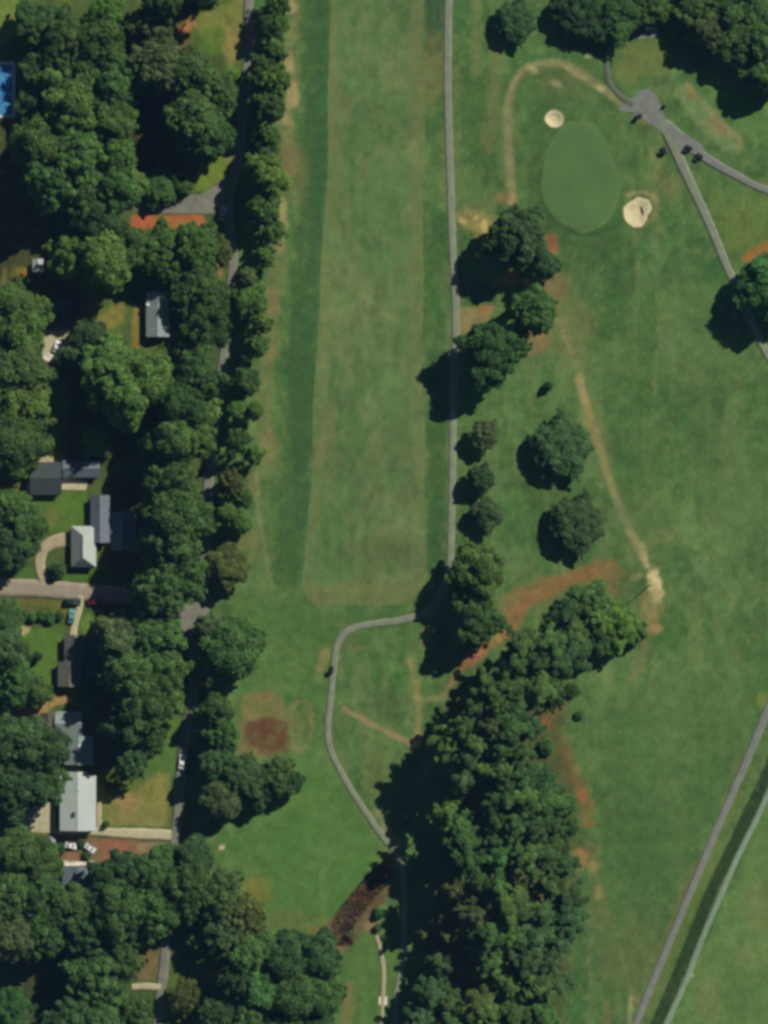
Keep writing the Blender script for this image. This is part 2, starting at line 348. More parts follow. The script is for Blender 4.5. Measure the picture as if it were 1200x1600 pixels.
    poly([(110, 560), (250, 600), (250, 720), (100, 720)], alb(62, 66, 46), 0.8, 20, 10); poly([(175, 740), (240, 760), (240, 1000), (175, 905)], alb(60, 64, 46), 0.8, 16, 8); poly([(140, 1000), (180, 1040), (200, 1220), (150, 1200)], alb(60, 64, 46), 0.8, 16, 8); poly([(30, 1480), (110, 1470), (130, 1600), (40, 1600)], alb(58, 62, 44), 0.8, 16, 8); poly([(195, 120), (290, 150), (290, 300), (205, 300)], alb(60, 60, 46), 0.8, 16, 8)  # same dark litter, painted in where the tree shadows lie
    poly([(-40, -40), (30, -40), (34, 48), (18, 66), (-40, 74)], alb(116, 136, 68), 0.9, 14, 8); blob(24, 26, 9, 7, alb(150, 128, 82), 0.6, 1)
    poly([(300, 28), (345, 8), (384, -20), (382, 100), (372, 100), (356, 90), (310, 60)], alb(122, 126, 66), 0.9, 10, 6); blob(362, 72, 10, 26, alb(148, 132, 80), 0.8, 1); blob(330, 62, 20, 20, LAWN, 0.7, 1)
    blob(286, 47, 10, 7, ORANGE, 0.95, 0.7); line([(300, 20), (296, 40), (280, 60), (278, 75)], 14, alb(160, 116, 78), 0.8, 9, 6); blob(290, 76, 12, 14, alb(96, 78, 64), 0.7, 1)
    poly([(352, 100), (384, 100), (372, 210), (352, 240), (340, 230)], LAWN, 0.9, 10, 6)
    poly([(296, 290), (335, 225), (358, 222), (352, 275), (330, 298), (300, 300)], alb(106, 124, 54), 0.95, 9, 6); line([(358, 225), (357, 265), (347, 285)], 6, alb(146, 136, 80), 0.7, 5, 3)
    poly([(206, 338), (225, 334), (318, 336), (322, 350), (280, 356), (222, 358), (206, 352)], alb(176, 102, 66), 0.95, 6, 4); blob(222, 348, 14, 8, alb(180, 96, 66), 0.8, 0.8); blob(300, 352, 30, 8, alb(140, 124, 66), 0.6, 1)
    blob(341, 420, 7, 14, alb(160, 124, 90), 0.8, 0.9); blob(318, 548, 8, 18, alb(178, 160, 112), 0.85, 0.8); blob(270, 590, 8, 8, alb(140, 92, 66), 0.6, 1)
    blob(30, 425, 12, 10, alb(128, 120, 46), 0.8, 1); blob(44, 423, 7, 7, alb(170, 110, 72), 0.8, 1); line([(8, 420), (4, 455)], 8, alb(130, 124, 76), 0.7, 7, 4)
    poly([(150, 500), (178, 476), (194, 474), (190, 505), (160, 520), (120, 530), (112, 515)], alb(134, 122, 66), 0.9, 10, 6); blob(128, 508, 12, 9, alb(160, 142, 106), 0.8, 0.9); blob(145, 472, 9, 9, alb(156, 114, 90), 0.8, 0.9)
    line([(213, 485), (214, 520), (212, 540)], 13, alb(138, 122, 62), 0.8, 9, 5); line([(78, 562), (78, 590), (70, 600)], 13, alb(144, 112, 84), 0.85, 8, 5)
    poly([(0, 735), (40, 728), (38, 770), (0, 772)], alb(106, 116, 60), 0.8, 10, 6); blob(18, 771, 15, 10, alb(162, 92, 62), 0.9, 0.8)
    poly([(40, 775), (135, 768), (136, 815), (112, 825), (75, 832), (50, 850), (40, 890), (12, 905), (10, 890), (45, 830)], alb(82, 112, 50), 0.9, 9, 5); blob(82, 808, 10, 16, alb(120, 112, 66), 0.6, 1)
    poly([(105, 888), (160, 885), (158, 905), (95, 906), (88, 890)], alb(72, 104, 44), 0.9, 7, 4); poly([(15, 880), (52, 868), (50, 904), (10, 906)], alb(70, 100, 52), 0.9, 8, 4)
    line([(-40, 938), (60, 942), (106, 948)], 12, alb(108, 100, 54), 0.85, 8, 4); line([(30, 952), (104, 960)], 6, alb(128, 104, 56), 0.5, 5, 3)
    poly([(22, 984), (100, 978), (98, 1060), (70, 1075), (35, 1050), (28, 1010)], alb(84, 114, 52), 0.95, 10, 6); blob(30, 984, 12, 7, alb(188, 176, 128), 0.85, 0.8)
    blob(138, 972, 12, 14, alb(104, 136, 56), 0.9, 1)
    line([(0, 1140), (30, 1115), (55, 1120), (78, 1095), (100, 1095)], 15, alb(168, 134, 88), 0.9, 7, 5); line([(48, 1135), (50, 1112)], 10, alb(168, 130, 84), 0.9, 7, 4); blob(20, 1120, 16, 8, alb(126, 112, 104), 0.6, 1)
    poly([(222, 1150), (262, 1060), (280, 1080), (282, 1130), (270, 1230), (230, 1220)], alb(84, 116, 58), 0.85, 10, 6); blob(255, 1040, 10, 14, alb(122, 92, 62), 0.5, 1)
    poly([(178, 1242), (210, 1236), (250, 1205), (264, 1210), (262, 1292), (158, 1290), (160, 1240)], alb(128, 124, 74), 0.95, 8, 5); blob(200, 1256, 18, 14, alb(150, 122, 82), 0.7, 1); blob(245, 1245, 16, 30, alb(130, 130, 66), 0.5, 1); line([(160, 1240), (164, 1290)], 12, alb(90, 116, 52), 0.7, 7, 4)
    poly([(60, 1300), (130, 1308), (210, 1312), (260, 1322), (250, 1345), (165, 1360), (145, 1352), (95, 1345), (88, 1320)], alb(136, 102, 80), 0.95, 8, 5); blob(178, 1322, 20, 11, alb(152, 98, 78), 0.8, 1); poly([(212, 1316), (266, 1320), (262, 1345), (240, 1346), (212, 1326)], alb(140, 126, 94), 0.8, 6, 4)
    blob(128, 1325, 12, 9, alb(78, 98, 56), 0.8, 1)
    poly([(212, 1478), (254, 1470), (250, 1535), (212, 1535)], alb(112, 102, 68), 0.95, 6, 4); blob(232, 1500, 9, 22, alb(122, 104, 72), 0.6, 1); blob(330, 1523, 10, 6, alb(158, 110, 76), 0.8, 1)
    line([(304, 1000), (300, 960)], 30, alb(120, 122, 76), 0.4, 10, 5)
    if fair:
        col[:] = alb(89, 115, 68)
        mix(alb(104, 116, 74), smooth01((fbm(px / 70, py / 110, 61, 3) - 0.4) / 0.3) * 0.55)
        mix(alb(78, 108, 62), smooth01((fbm(px / 45, py / 65, 71, 4) - 0.45) / 0.18) * 0.65)
        mix(alb(112, 120, 78), smooth01((n_str - 0.48) / 0.18) * 0.45)
        mix(alb(82, 104, 60), smooth01((n_sm - 0.5) / 0.18) * 0.55)
        mix(alb(114, 120, 80), smooth01((fbm(px / 17, py / 26, 77, 4) - 0.55) / 0.14) * 0.55)
        mix(alb(84, 114, 68), smooth01((fbm(px / 90, py / 60, 79, 3) - 0.5) / 0.15) * 0.4)
        mix(alb(100, 122, 78), (0.5 + 0.5 * np.sin(px / 3.4 + warp * 3)) * 0.22)
        col *= np.array([0.96, 1.03, 1.03])
        col *= (1 + 0.40 * (fbm(px / 36, py / 48, 141, 4) - 0.5) + 0.34 * (fbm(px / 10, py / 22, 147, 3) - 0.5))[:, None]
        lx = np.interp(py, [p[1] for p in FAIRWAY_L], [p[0] for p in FAIRWAY_L]); rx = np.interp(py, [p[1] for p in FAIRWAY_R], [p[0] for p in FAIRWAY_R])
        mix(alb(112, 120, 76), smooth01((26 - (px - lx) + warp * 20) / 12) * 0.45)
        mix(alb(112, 118, 76), smooth01((22 - (rx - px) + warp * 20) / 12) * 0.4)
        mix(alb(112, 116, 72), smooth01((py - 905 + warp * 24) / 18) * 0.5)
        mix(alb(116, 108, 74), np.exp(-((px - 645) / 12) ** 2) * smooth01((640 - py) / 100) * 0.18)
        for b in ((642, 222, 16, 6), (586, 498, 5, 4)): blob(*b, alb(132, 134, 90), 0.35, 1)
        line([(520, 640), (500, 720)], 18, alb(126, 116, 76), 0.4, 12, 4)
        line([(655, 640), (600, 700), (540, 790)], 20, alb(82, 100, 60), 0.35, 14, 4)
        blob(600, 865, 44, 32, alb(86, 100, 62), 0.5, 1)
    return col

# ------------------------------------------------------------------ materials
def new_mat(name):
    m = bpy.data.materials.new(name); m.use_nodes = True
    nt = m.node_tree; b = nt.nodes['Principled BSDF']
    return m, nt, b
def spec(b, v): b.inputs['Specular IOR Level'].default_value = v

def ground_mat(name, fine=0.20, bump=0.5):
    m, nt, b = new_mat(name); N, L = nt.nodes, nt.links
    at = N.new('ShaderNodeAttribute'); at.attribute_name = 'Col'
    geo = N.new('ShaderNodeNewGeometry')
    n1 = N.new('ShaderNodeTexNoise'); n1.inputs['Scale'].default_value = 1.1; n1.inputs['Detail'].default_value = 4
    n2 = N.new('ShaderNodeTexNoise'); n2.inputs['Scale'].default_value = 0.28; n2.inputs['Detail'].default_value = 3
    mp = N.new('ShaderNodeMapping'); mp.inputs['Scale'].default_value = (1.6, 0.6, 1)
    L.new(geo.outputs['Position'], mp.inputs['Vector']); L.new(mp.outputs[0], n1.inputs['Vector']); L.new(geo.outputs['Position'], n2.inputs['Vector'])
    ad = N.new('ShaderNodeMath'); ad.operation = 'ADD'; L.new(n1.outputs['Fac'], ad.inputs[0]); L.new(n2.outputs['Fac'], ad.inputs[1])
    mr = N.new('ShaderNodeMapRange'); mr.inputs[1].default_value = 0.7; mr.inputs[2].default_value = 1.3; mr.inputs[3].default_value = 1 - fine; mr.inputs[4].default_value = 1 + fine
    L.new(ad.outputs[0], mr.inputs[0])
    vm = N.new('ShaderNodeVectorMath'); vm.operation = 'SCALE'; L.new(at.outputs['Color'], vm.inputs[0]); L.new(mr.outputs[0], vm.inputs['Scale'])
    L.new(vm.outputs[0], b.inputs['Base Color'])
    bp = N.new('ShaderNodeBump'); bp.inputs['Strength'].default_value = bump; bp.inputs['Distance'].default_value = 0.25
    L.new(n1.outputs['Fac'], bp.inputs['Height']); L.new(bp.outputs[0], b.inputs['Normal'])
    b.inputs['Roughness'].default_value = 0.95; spec(b, 0.1)
    return m

def plain_mat(name, c, rough=0.8, var=0.15, scale=1.0, metal=0.0, sp=0.25, stretch=(1, 1, 1), bump=0.0, detail=4):
    m, nt, b = new_mat(name); N, L = nt.nodes, nt.links
    tc = N.new('ShaderNodeNewGeometry'); mp = N.new('ShaderNodeMapping'); mp.inputs['Scale'].default_value = stretch
    n = N.new('ShaderNodeTexNoise'); n.inputs['Scale'].default_value = scale; n.inputs['Detail'].default_value = detail
    L.new(tc.outputs['Position'], mp.inputs['Vector']); L.new(mp.outputs[0], n.inputs['Vector'])
    cr = N.new('ShaderNodeMapRange'); cr.inputs[1].default_value = 0.3; cr.inputs[2].default_value = 0.7; cr.inputs[3].default_value = 1 - var; cr.inputs[4].default_value = 1 + var
    L.new(n.outputs['Fac'], cr.inputs[0])
    vm = N.new('ShaderNodeVectorMath'); vm.operation = 'SCALE'; vm.inputs[0].default_value = tuple(c)
    L.new(cr.outputs[0], vm.inputs['Scale']); L.new(vm.outputs[0], b.inputs['Base Color'])
    if bump:
        bp = N.new('ShaderNodeBump'); bp.inputs['Strength'].default_value = bump; bp.inputs['Distance'].default_value = 0.05
        L.new(n.outputs['Fac'], bp.inputs['Height']); L.new(bp.outputs[0], b.inputs['Normal'])
    b.inputs['Roughness'].default_value = rough; b.inputs['Metallic'].default_value = metal; spec(b, sp)
    return m

def leaf_mat(name):
    m, nt, b = new_mat(name); N, L = nt.nodes, nt.links
    oi = N.new('ShaderNodeObjectInfo'); at = N.new('ShaderNodeAttribute'); at.attribute_name = 'tint'
    mr = N.new('ShaderNodeMapRange'); mr.inputs[3].default_value = 0.62; mr.inputs[4].default_value = 1.45
    L.new(at.outputs['Fac'], mr.inputs[0])
    vm = N.new('ShaderNodeVectorMath'); vm.operation = 'SCALE'; L.new(oi.outputs['Color'], vm.inputs[0]); L.new(mr.outputs[0], vm.inputs['Scale'])
    hs = N.new('ShaderNodeHueSaturation'); L.new(vm.outputs[0], hs.inputs['Color'])
    mh = N.new('ShaderNodeMapRange'); mh.inputs[3].default_value = 0.485; mh.inputs[4].default_value = 0.515; L.new(oi.outputs['Random'], mh.inputs[0]); L.new(mh.outputs[0], hs.inputs['Hue'])
    L.new(hs.outputs[0], b.inputs['Base Color'])
    b.inputs['Roughness'].default_value = 0.7; spec(b, 0.2)
    tr = N.new('ShaderNodeBsdfTranslucent'); L.new(hs.outputs[0], tr.inputs['Color'])
    mx = N.new('ShaderNodeMixShader'); mx.inputs[0].default_value = 0.5
    L.new(b.outputs[0], mx.inputs[1]); L.new(tr.outputs[0], mx.inputs[2]); L.new(mx.outputs[0], N['Material Output'].inputs['Surface'])
    return m

M = dict(
    grass=ground_mat('grass_and_soil'), fair=ground_mat('mown_fairway', 0.15, 0.35),
    green=plain_mat('putting_turf', alb(84, 115, 70), 0.9, 0.12, 0.10, sp=0.1, detail=8), fringe=plain_mat('fringe_turf', alb(90, 116, 70), 0.9, 0.18, 0.3, sp=0.1, detail=8),
    sand=plain_mat('bunker_sand', alb(206, 194, 154), 0.95, 0.12, 0.7, sp=0.1, bump=0.4), lip=plain_mat('bunker_lip_turf', alb(100, 116, 70), 0.95, 0.2, 0.8),
    path=plain_mat('path_concrete', alb(126, 133, 114), 0.9, 0.14, 0.35, sp=0.1, detail=8), asphalt=plain_mat('path_asphalt', alb(121, 125, 118), 0.9, 0.14, 0.35, sp=0.1, detail=8), spur=plain_mat('spur_asphalt', alb(98, 106, 92), 0.9, 0.16, 0.35, sp=0.1, detail=8), pale_path=plain_mat('pale_path', alb(126, 144, 122), 0.9, 0.12, 0.35, sp=0.1, detail=8),
    lane=plain_mat('lane_asphalt', alb(122, 122, 112), 0.9, 0.14, 0.4, sp=0.1), road=plain_mat('road_asphalt', alb(152, 140, 124), 0.9, 0.1, 0.4, sp=0.1),
    drive=plain_mat('drive_concrete', alb(166, 154, 126), 0.9, 0.1, 0.5, sp=0.1), drive_pale=plain_mat('pale_concrete', alb(180, 172, 142), 0.9, 0.1, 0.6, sp=0.1),
    patio=plain_mat('white_patio', alb(222, 212, 196), 0.9, 0.08, 0.6, sp=0.1),
    bark=plain_mat('bark', (0.09, 0.07, 0.05), 0.95, 0.3, 3, sp=0.05), leaf=leaf_mat('foliage'),
    deadwood=plain_mat('dead_wood', (0.10, 0.08, 0.065), 0.9, 0.3, 4),
    metal_pale=plain_mat('pale_metal_roof', alb(177, 188, 180), 0.6, 0.05, 0.5, sp=0.3, stretch=(1, 0.3, 1)),
    roof_lt=plain_mat('light_shingle', alb(172, 182, 174), 0.85, 0.08, 0.8), roof_blue=plain_mat('bluegrey_shingle', alb(104, 116, 124), 0.85, 0.15, 0.8),
    roof_br=plain_mat('browngrey_shingle', alb(108, 108, 100), 0.85, 0.14, 1.0, stretch=(0.4, 2.5, 1)), roof_dk=plain_mat('charcoal_shingle', alb(66, 74, 78), 0.85, 0.15, 1.0),
    roof_gr=plain_mat('greygreen_shingle', alb(134, 148, 144), 0.85, 0.15, 0.8), roof_dkbr=plain_mat('darkbrown_shingle', alb(86, 80, 76), 0.85, 0.15, 1.0),
    wall_w=plain_mat('white_siding', (0.62, 0.60, 0.55), 0.8, 0.06, 2), wall_b=plain_mat('red_brick', (0.30, 0.15, 0.10), 0.9, 0.2, 4), wall_g=plain_mat('grey_siding', (0.34, 0.34, 0.33), 0.8, 0.08, 2),
    trim=plain_mat('white_trim', (0.7, 0.7, 0.68), 0.6, 0.04, 2), concrete=plain_mat('foundation', (0.35, 0.34, 0.31), 0.9, 0.1, 2), door=plain_mat('door_paint', (0.16, 0.06, 0.05), 0.5, 0.05, 2),
    glass=plain_mat('window_glass', (0.03, 0.04, 0.05), 0.08, 0.02, 1, sp=0.6), steel=plain_mat('vent_steel', (0.5, 0.52, 0.52), 0.4, 0.05, 2, metal=0.6),
    tyre=plain_mat('tyre_rubber', (0.02, 0.02, 0.02), 0.9, 0.1, 5), rim=plain_mat('rim_alloy', (0.4, 0.4, 0.4), 0.4, 0.05, 5, metal=0.7),
    lamp=plain_mat('headlight_lens', (0.75, 0.75, 0.72), 0.15, 0.02, 5, sp=0.6), tail=plain_mat('tail_lens', (0.35, 0.02, 0.02), 0.2, 0.02, 5, sp=0.6),
    car_white=plain_mat('white_paint', (0.75, 0.75, 0.73), 0.3, 0.02, 1, sp=0.5), car_red=plain_mat('red_paint', (0.14, 0.015, 0.02), 0.3, 0.02, 1, sp=0.5),
    car_green=plain_mat('dark_green_paint', (0.012, 0.035, 0.03), 0.3, 0.02, 1, sp=0.5), car_teal=plain_mat('teal_paint', (0.10, 0.27, 0.25), 0.35, 0.02, 1, sp=0.5), car_grey=plain_mat('silver_paint', (0.36, 0.40, 0.44), 0.3, 0.02, 1, sp=0.5),
    cart_dark=plain_mat('cart_navy', (0.010, 0.016, 0.022), 0.45, 0.05, 2, sp=0.4), cart_seat=plain_mat('cart_seat_vinyl', (0.06, 0.055, 0.05), 0.6, 0.05, 4), cart_black=plain_mat('cart_black_plastic', (0.015, 0.015, 0.015), 0.6, 0.05, 4),
    bag=plain_mat('golf_bag_cloth', (0.05, 0.04, 0.10), 0.8, 0.1, 5), pool_shell=plain_mat('pool_coping', alb(200, 206, 196), 0.8, 0.06, 1), brush=plain_mat('dead_brush', (0.13, 0.09, 0.06), 0.95, 0.35, 3),
    tuft_green=plain_mat('green_tufts', (0.13, 0.19, 0.09), 0.95, 0.25, 1.2, sp=0.05),
)
def pool_mat():
    m, nt, b = new_mat('pool_water'); N, L = nt.nodes, nt.links
    n = N.new('ShaderNodeTexNoise'); n.inputs['Scale'].default_value = 0.7; n.inputs['Detail'].default_value = 2
    g = N.new('ShaderNodeNewGeometry'); L.new(g.outputs['Position'], n.inputs['Vector'])
    r = N.new('ShaderNodeValToRGB'); r.color_ramp.elements[0].position = 0.35; r.color_ramp.elements[0].color = (0.02, 0.10, 0.32, 1); r.color_ramp.elements[1].position = 0.7; r.color_ramp.elements[1].color = (0.10, 0.34, 0.52, 1)
    L.new(n.outputs['Fac'], r.inputs[0]); L.new(r.outputs[0], b.inputs['Base Color']); b.inputs['Roughness'].default_value = 0.1
    bp = N.new('ShaderNodeBump'); bp.inputs['Strength'].default_value = 0.2; L.new(n.outputs['Fac'], bp.inputs['Height']); L.new(bp.outputs[0], b.inputs['Normal'])
    return m
M['pool'] = pool_mat()

# ------------------------------------------------------------------ ground sheet
def grid_axis(half, step):
    fine = np.arange(-half, half + step * .5, step)
    out = half + np.array([6, 16, 35, 70, 140, 300, 700, 1500, 3000.0])
    return np.concatenate([-out[::-1], fine, out])
def attach_colours(me, cols):
    a = me.color_attributes.new('Col', 'FLOAT_COLOR', 'POINT')
    buf = np.ones((len(cols), 4), np.float32); buf[:, :3] = cols
    a.data.foreach_set('color', buf.ravel())
def np_mesh(name, V, F, mat, cols=None, smooth=True):
    me = bpy.data.meshes.new(name); nf, k = F.shape
    me.vertices.add(len(V)); me.vertices.foreach_set('co', V.astype(np.float32).ravel())
    me.loops.add(nf * k); me.loops.foreach_set('vertex_index', F.astype(np.int32).ravel())
    me.polygons.add(nf); me.polygons.foreach_set('loop_start', np.arange(0, nf * k, k, dtype=np.int32)); me.polygons.foreach_set('loop_total', np.full(nf, k, np.int32))
    me.update(calc_edges=True)
    me.polygons.foreach_set('use_smooth', np.full(nf, smooth))
    if mat: me.materials.append(mat)
    if cols is not None: attach_colours(me, cols)
    return me
def grid_faces(nr, nc, wrap=False):
    i = np.arange(nr - 1)[:, None] * nc; j = np.arange(nc - 1)[None, :]
    a = (i + j).ravel(); return np.stack([a, a + 1, a + nc + 1, a + nc], 1)

xs, ys = grid_axis(134, 0.6), grid_axis(176, 0.6)
GX, GY = np.meshgrid(xs, ys); GXf, GYf = GX.ravel(), GY.ravel()
GZ = height(GXf, GYf)
for bx, by, rx, ry, ro in BUNKERS:
    d = np.hypot((GXf / S + 600 - bx) / rx, (800 - GYf / S - by) / ry); GZ = GZ - 1.3 * smooth01((1.0 - d) / 0.35)
for pr in ((-30, 100, 20, 180),):
    ins = (GXf / S + 600 > pr[0] + 2) & (GXf / S + 600 < pr[2] - 2) & (800 - GYf / S > pr[1] + 2) & (800 - GYf / S < pr[3] - 2); GZ = np.where(ins, GZ - 1.6, GZ)
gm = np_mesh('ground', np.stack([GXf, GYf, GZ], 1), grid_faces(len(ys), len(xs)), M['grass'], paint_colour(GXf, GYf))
ground = bpy.data.objects.new('ground', gm); C.objects.link(ground); tag(ground, kind='structure')

# ------------------------------------------------------------------ fairway, green, bunkers
def loft(name, L, R, mat, off, step=4.0, ncol=60, colour=None):
    Ls, Rs = np.array(L, float), np.array(R, float)
    rows = np.arange(L[0][1], L[-1][1] + .1, step)
    lx = np.interp(rows, Ls[:, 1], Ls[:, 0]); rx = np.interp(rows, Rs[:, 1], Rs[:, 0])
    k = np.linspace(0, 1, ncol)[None, :]
    PX = lx[:, None] * (1 - k) + rx[:, None] * k; PY = np.repeat(rows[:, None], ncol, 1)
    X = (PX.ravel() - 600) * S; Y = (800 - PY.ravel()) * S
    V = np.stack([X, Y, height(X, Y) + off], 1)
    me = np_mesh(name, V, grid_faces(len(rows), ncol)[:, ::-1], mat, colour(X, Y) if colour else None)
    o = bpy.data.objects.new(name, me); C.objects.link(o); return o
fl = FAIRWAY_L + [(472, 918), (475, 930), (482, 939), (495, 946)]
fr = FAIRWAY_R + [(662, 918), (655, 929), (642, 937), (622, 946)]
rw = random.Random(12)
def wander(L, s0):                          # a slightly uneven mown edge
    out = []
    for (x0, y0), (x1, y1) in zip(L[:-1], L[1:]):
        n = max(1, int((y1 - y0) / 9))
        for k in range(n): out.append((x0 + (x1 - x0) * k / n + 1.6 * math.sin((y0 + (y1 - y0) * k / n) / 37 + s0) + rw.uniform(-.9, .9), y0 + (y1 - y0) * k / n))
    return out + [L[-1]]
fl, fr = wander(fl, 0.5), wander(fr, 2.0)
tag(loft('fairway', fl, fr, M['fair'], 0.03, 2.5, 70, lambda x, y: paint_colour(x, y, True)), kind='structure')

def disc(name, outline, mat, zf, parent=None, rings=10, centre=None):
    """radial sheet inside a closed pixel outline; zf(t, x, y) with t = 0 centre .. 1 rim"""
    o = np.array(outline, float); c = np.array(centre) if centre else o.mean(0); n = len(o)
    T = np.linspace(1, 0.02, rings)
    P = c + (o[None] - c) * T[:, None, None]
    X = (P[..., 0].ravel() - 600) * S; Y = (800 - P[..., 1].ravel()) * S
    t = np.repeat(T, n); V = np.stack([X, Y, zf(t, X, Y)], 1)
    F = []
    for r in range(rings - 1):
        for i in range(n):
            j = (i + 1) % n; F.append((r * n + i, (r + 1) * n + i, (r + 1) * n + j, r * n + j))
    me = np_mesh(name, V, np.array(F), mat)
    bm = bmesh.new(); bm.from_mesh(me); bm.verts.ensure_lookup_table()
    bm.faces.new([bm.verts[(rings - 1) * n + i] for i in range(n)][::-1]); bmesh.ops.recalc_face_normals(bm, faces=bm.faces); bm.to_mesh(me); bm.free()
    ob = bpy.data.objects.new(name, me); C.objects.link(ob)
    if parent: ob.parent = parent
    return ob
def ell(cx, cy, rx, ry, n=72, egg=0.0, jit=0.0, seed=0, rot=0.0):
    r = random.Random(seed); ph = [r.uniform(0, 6.28) for _ in range(4)]; out = []
    for i in range(n):
        a = 2 * math.pi * i / n
        k = 1 + jit * (math.sin(2 * a + ph[0]) + .7 * math.sin(3 * a + ph[1]) + .5 * math.sin(5 * a + ph[2]) + .4 * math.sin(9 * a + ph[3]))
        u, v = rx * math.cos(a) * k * (1 + egg * math.sin(a)), ry * math.sin(a) * k
        out.append((cx + u * math.cos(rot) - v * math.sin(rot), cy + u * math.sin(rot) + v * math.cos(rot)))
    return out
tag(disc('green_collar', ell(907, 276, 61, 87, 80, 0.08, 0.036, 2), M['fringe'], lambda t, x, y: height(x, y) + 0.03, rings=16), kind='structure')
tag(disc('putting_green', ell(907, 276, 55, 80, 80, 0.08, 0.036, 2), M['green'], lambda t, x, y: height(x, y) + 0.05, rings=16), kind='structure')
BL = ['small round sand bunker above the putting green', 'larger sand bunker with a grassy tongue right of the putting green']
for (bx, by, rx, ry, ro), lab, sd in zip(BUNKERS, BL, (1, 5)):
    r = empty('sand_bunker', (0, 0, 0)); tag(r, lab, 'bunker', 'bunkers by the green')
    disc('lip', ell(bx, by, rx * 1.18, ry * 1.16, 48, 0, 0.03, sd, ro), M['lip'], lambda t, x, y: height(x, y) + 0.04 + 0.22 * np.exp(-((t - 0.9) / 0.05) ** 2) - 1.05 * smooth01((0.8 - t) / 0.3), r, 14)
    disc('sand', ell(bx - (2 if rx > 20 else 0), by + (2 if rx > 20 else 0), rx * 0.97, ry * 0.95, 48, 0, 0.085 if rx > 20 else 0.025, sd, ro), M['sand'], lambda t, x, y: height(x, y) + 0.16 - 0.72 * smooth01((1.0 - t) / 0.8), r, 12)
    if rx > 20:
        disc('grass_tongue', ell(bx + 7, by + 1, 2.6, 13, 28, 0, 0.08, 8, -0.25), M['brush'], lambda t, x, y: height(x, y) - 0.5 + 0.40 * (1 - t ** 2), r, 6)

# ------------------------------------------------------------------ paths, lanes, drives
SHEET = [0]
def strip(name, pts, width, mat, jitter=0.4, ncross=5, off=None, step=3.5, taper_end=False):
    SHEET[0] += 1; off = 0.06 + 0.005 * SHEET[0] if off is None else off
    P = spline(pts, step); T = np.gradient(P, axis=0); T /= np.linalg.norm(T, axis=1)[:, None]; Nn = np.stack([-T[:, 1], T[:, 0]], 1)
    wd = np.interp(np.linspace(0, 1, len(P)), np.linspace(0, 1, len(width)), width) if isinstance(width, (list, tuple)) else np.full(len(P), float(width))
    r = np.random.RandomState(SHEET[0]); e = r.randn(len(P), 2) * jitter; e = (e + np.roll(e, 1, 0) + np.roll(e, -1, 0)) / 3
    cs = np.concatenate([[-1.0], np.linspace(-1, 1, ncross), [1.0]]); rows = []
    for i, c in enumerate(cs):
        half = wd / 2 + (e[:, 0] if c < 0 else e[:, 1]) * abs(c)
        Q = P + Nn * (half * c)[:, None]
        X, Y = (Q[:, 0] - 600) * S, (800 - Q[:, 1]) * S
        Z = height(X, Y) + (off + 0.03 * (1 - c * c) if 0 < i < len(cs) - 1 else -0.15)
        rows.append(np.stack([X, Y, Z], 1))
    V = np.stack(rows, 1).reshape(-1, 3)
    me = np_mesh(name, V, grid_faces(len(P), len(cs)), mat)
    bm = bmesh.new(); bm.from_mesh(me); bmesh.ops.recalc_face_normals(bm, faces=bm.faces); bm.to_mesh(me); bm.free()
    o = bpy.data.objects.new(name, me); C.objects.link(o); return tag(o, kind='structure')
def slab(name, pts, mat, smooth_it=False, off=None, jit=0.6):
    SHEET[0] += 1; off = 0.06 + 0.005 * SHEET[0] if off is None else off
    P = []
    r = random.Random(SHEET[0])
    if smooth_it: P = [tuple(p) for p in spline(list(pts) + [pts[0]], 3)[:-1]]
    else:
        n = len(pts)
        for i in range(n):
            a, b = np.array(pts[i], float), np.array(pts[(i + 1) % n], float); k = max(1, int(np.linalg.norm(b - a) / 4))
            for q in range(k): P.append(tuple(a + (b - a) * q / k + (np.array([r.uniform(-jit, jit), r.uniform(-jit, jit)]) if q else 0)))
    def zf(t, x, y): return height(x, y) + off
    o = disc(name, P, mat, zf, rings=8); return tag(o, kind='structure')

strip('cart_path', [(701, -40), (700, 40), (699, 120), (701, 200), (704, 300), (708, 400), (712, 490), (710, 580), (708, 680), (706, 780), (704, 860), (702, 890), (690, 925), (668, 956), (630, 968), (590, 974), (556, 980), (536, 992), (526, 1012), (521, 1050), (516, 1095), (512, 1135), (516, 1170), (532, 1205), (556, 1246), (582, 1285), (606, 1318), (624, 1342), (630, 1375), (631, 1430), (630, 1495), (624, 1530), (618, 1565), (615, 1640)], [13, 12.5, 12, 12, 11.5, 11, 12, 10, 10, 10, 9, 9], M['path'])
strip('cart_path', [(1036, 190), (1044, 210), (1056, 236), (1070, 268), (1088, 306), (1106, 345), (1124, 388), (1138, 422), (1160, 470), (1182, 520), (1204, 562), (1230, 610)], [20, 15, 13, 13, 13], M['path'])
strip('cart_path', [(1042, 196), (1062, 214), (1090, 238), (1120, 258), (1150, 274), (1180, 290), (1240, 312)], [18, 17, 13, 12, 12], M['asphalt'])
strip('cart_path', [(1020, 40), (996, 52), (966, 64), (952, 82), (948, 104), (954, 132), (972, 152), (990, 164)], [18, 15, 8, 8, 11], M['spur'])
slab('cart_apron', [(966, 166), (978, 160), (990, 152), (1000, 142), (1012, 138), (1023, 145), (1031, 162), (1039, 182), (1050, 204), (1054, 216), (1044, 220), (1034, 208), (1018, 195), (1000, 184), (982, 175), (968, 173)], M['asphalt'])
slab('cart_apron', [(984, 52), (1004, 42), (1020, 34), (1027, 44), (1027, 58), (1012, 60), (994, 62)], M['asphalt'])
slab('cart_apron', [(1048, 206), (1066, 208), (1098, 228), (1094, 240), (1066, 236), (1050, 222)], M['asphalt'], True)
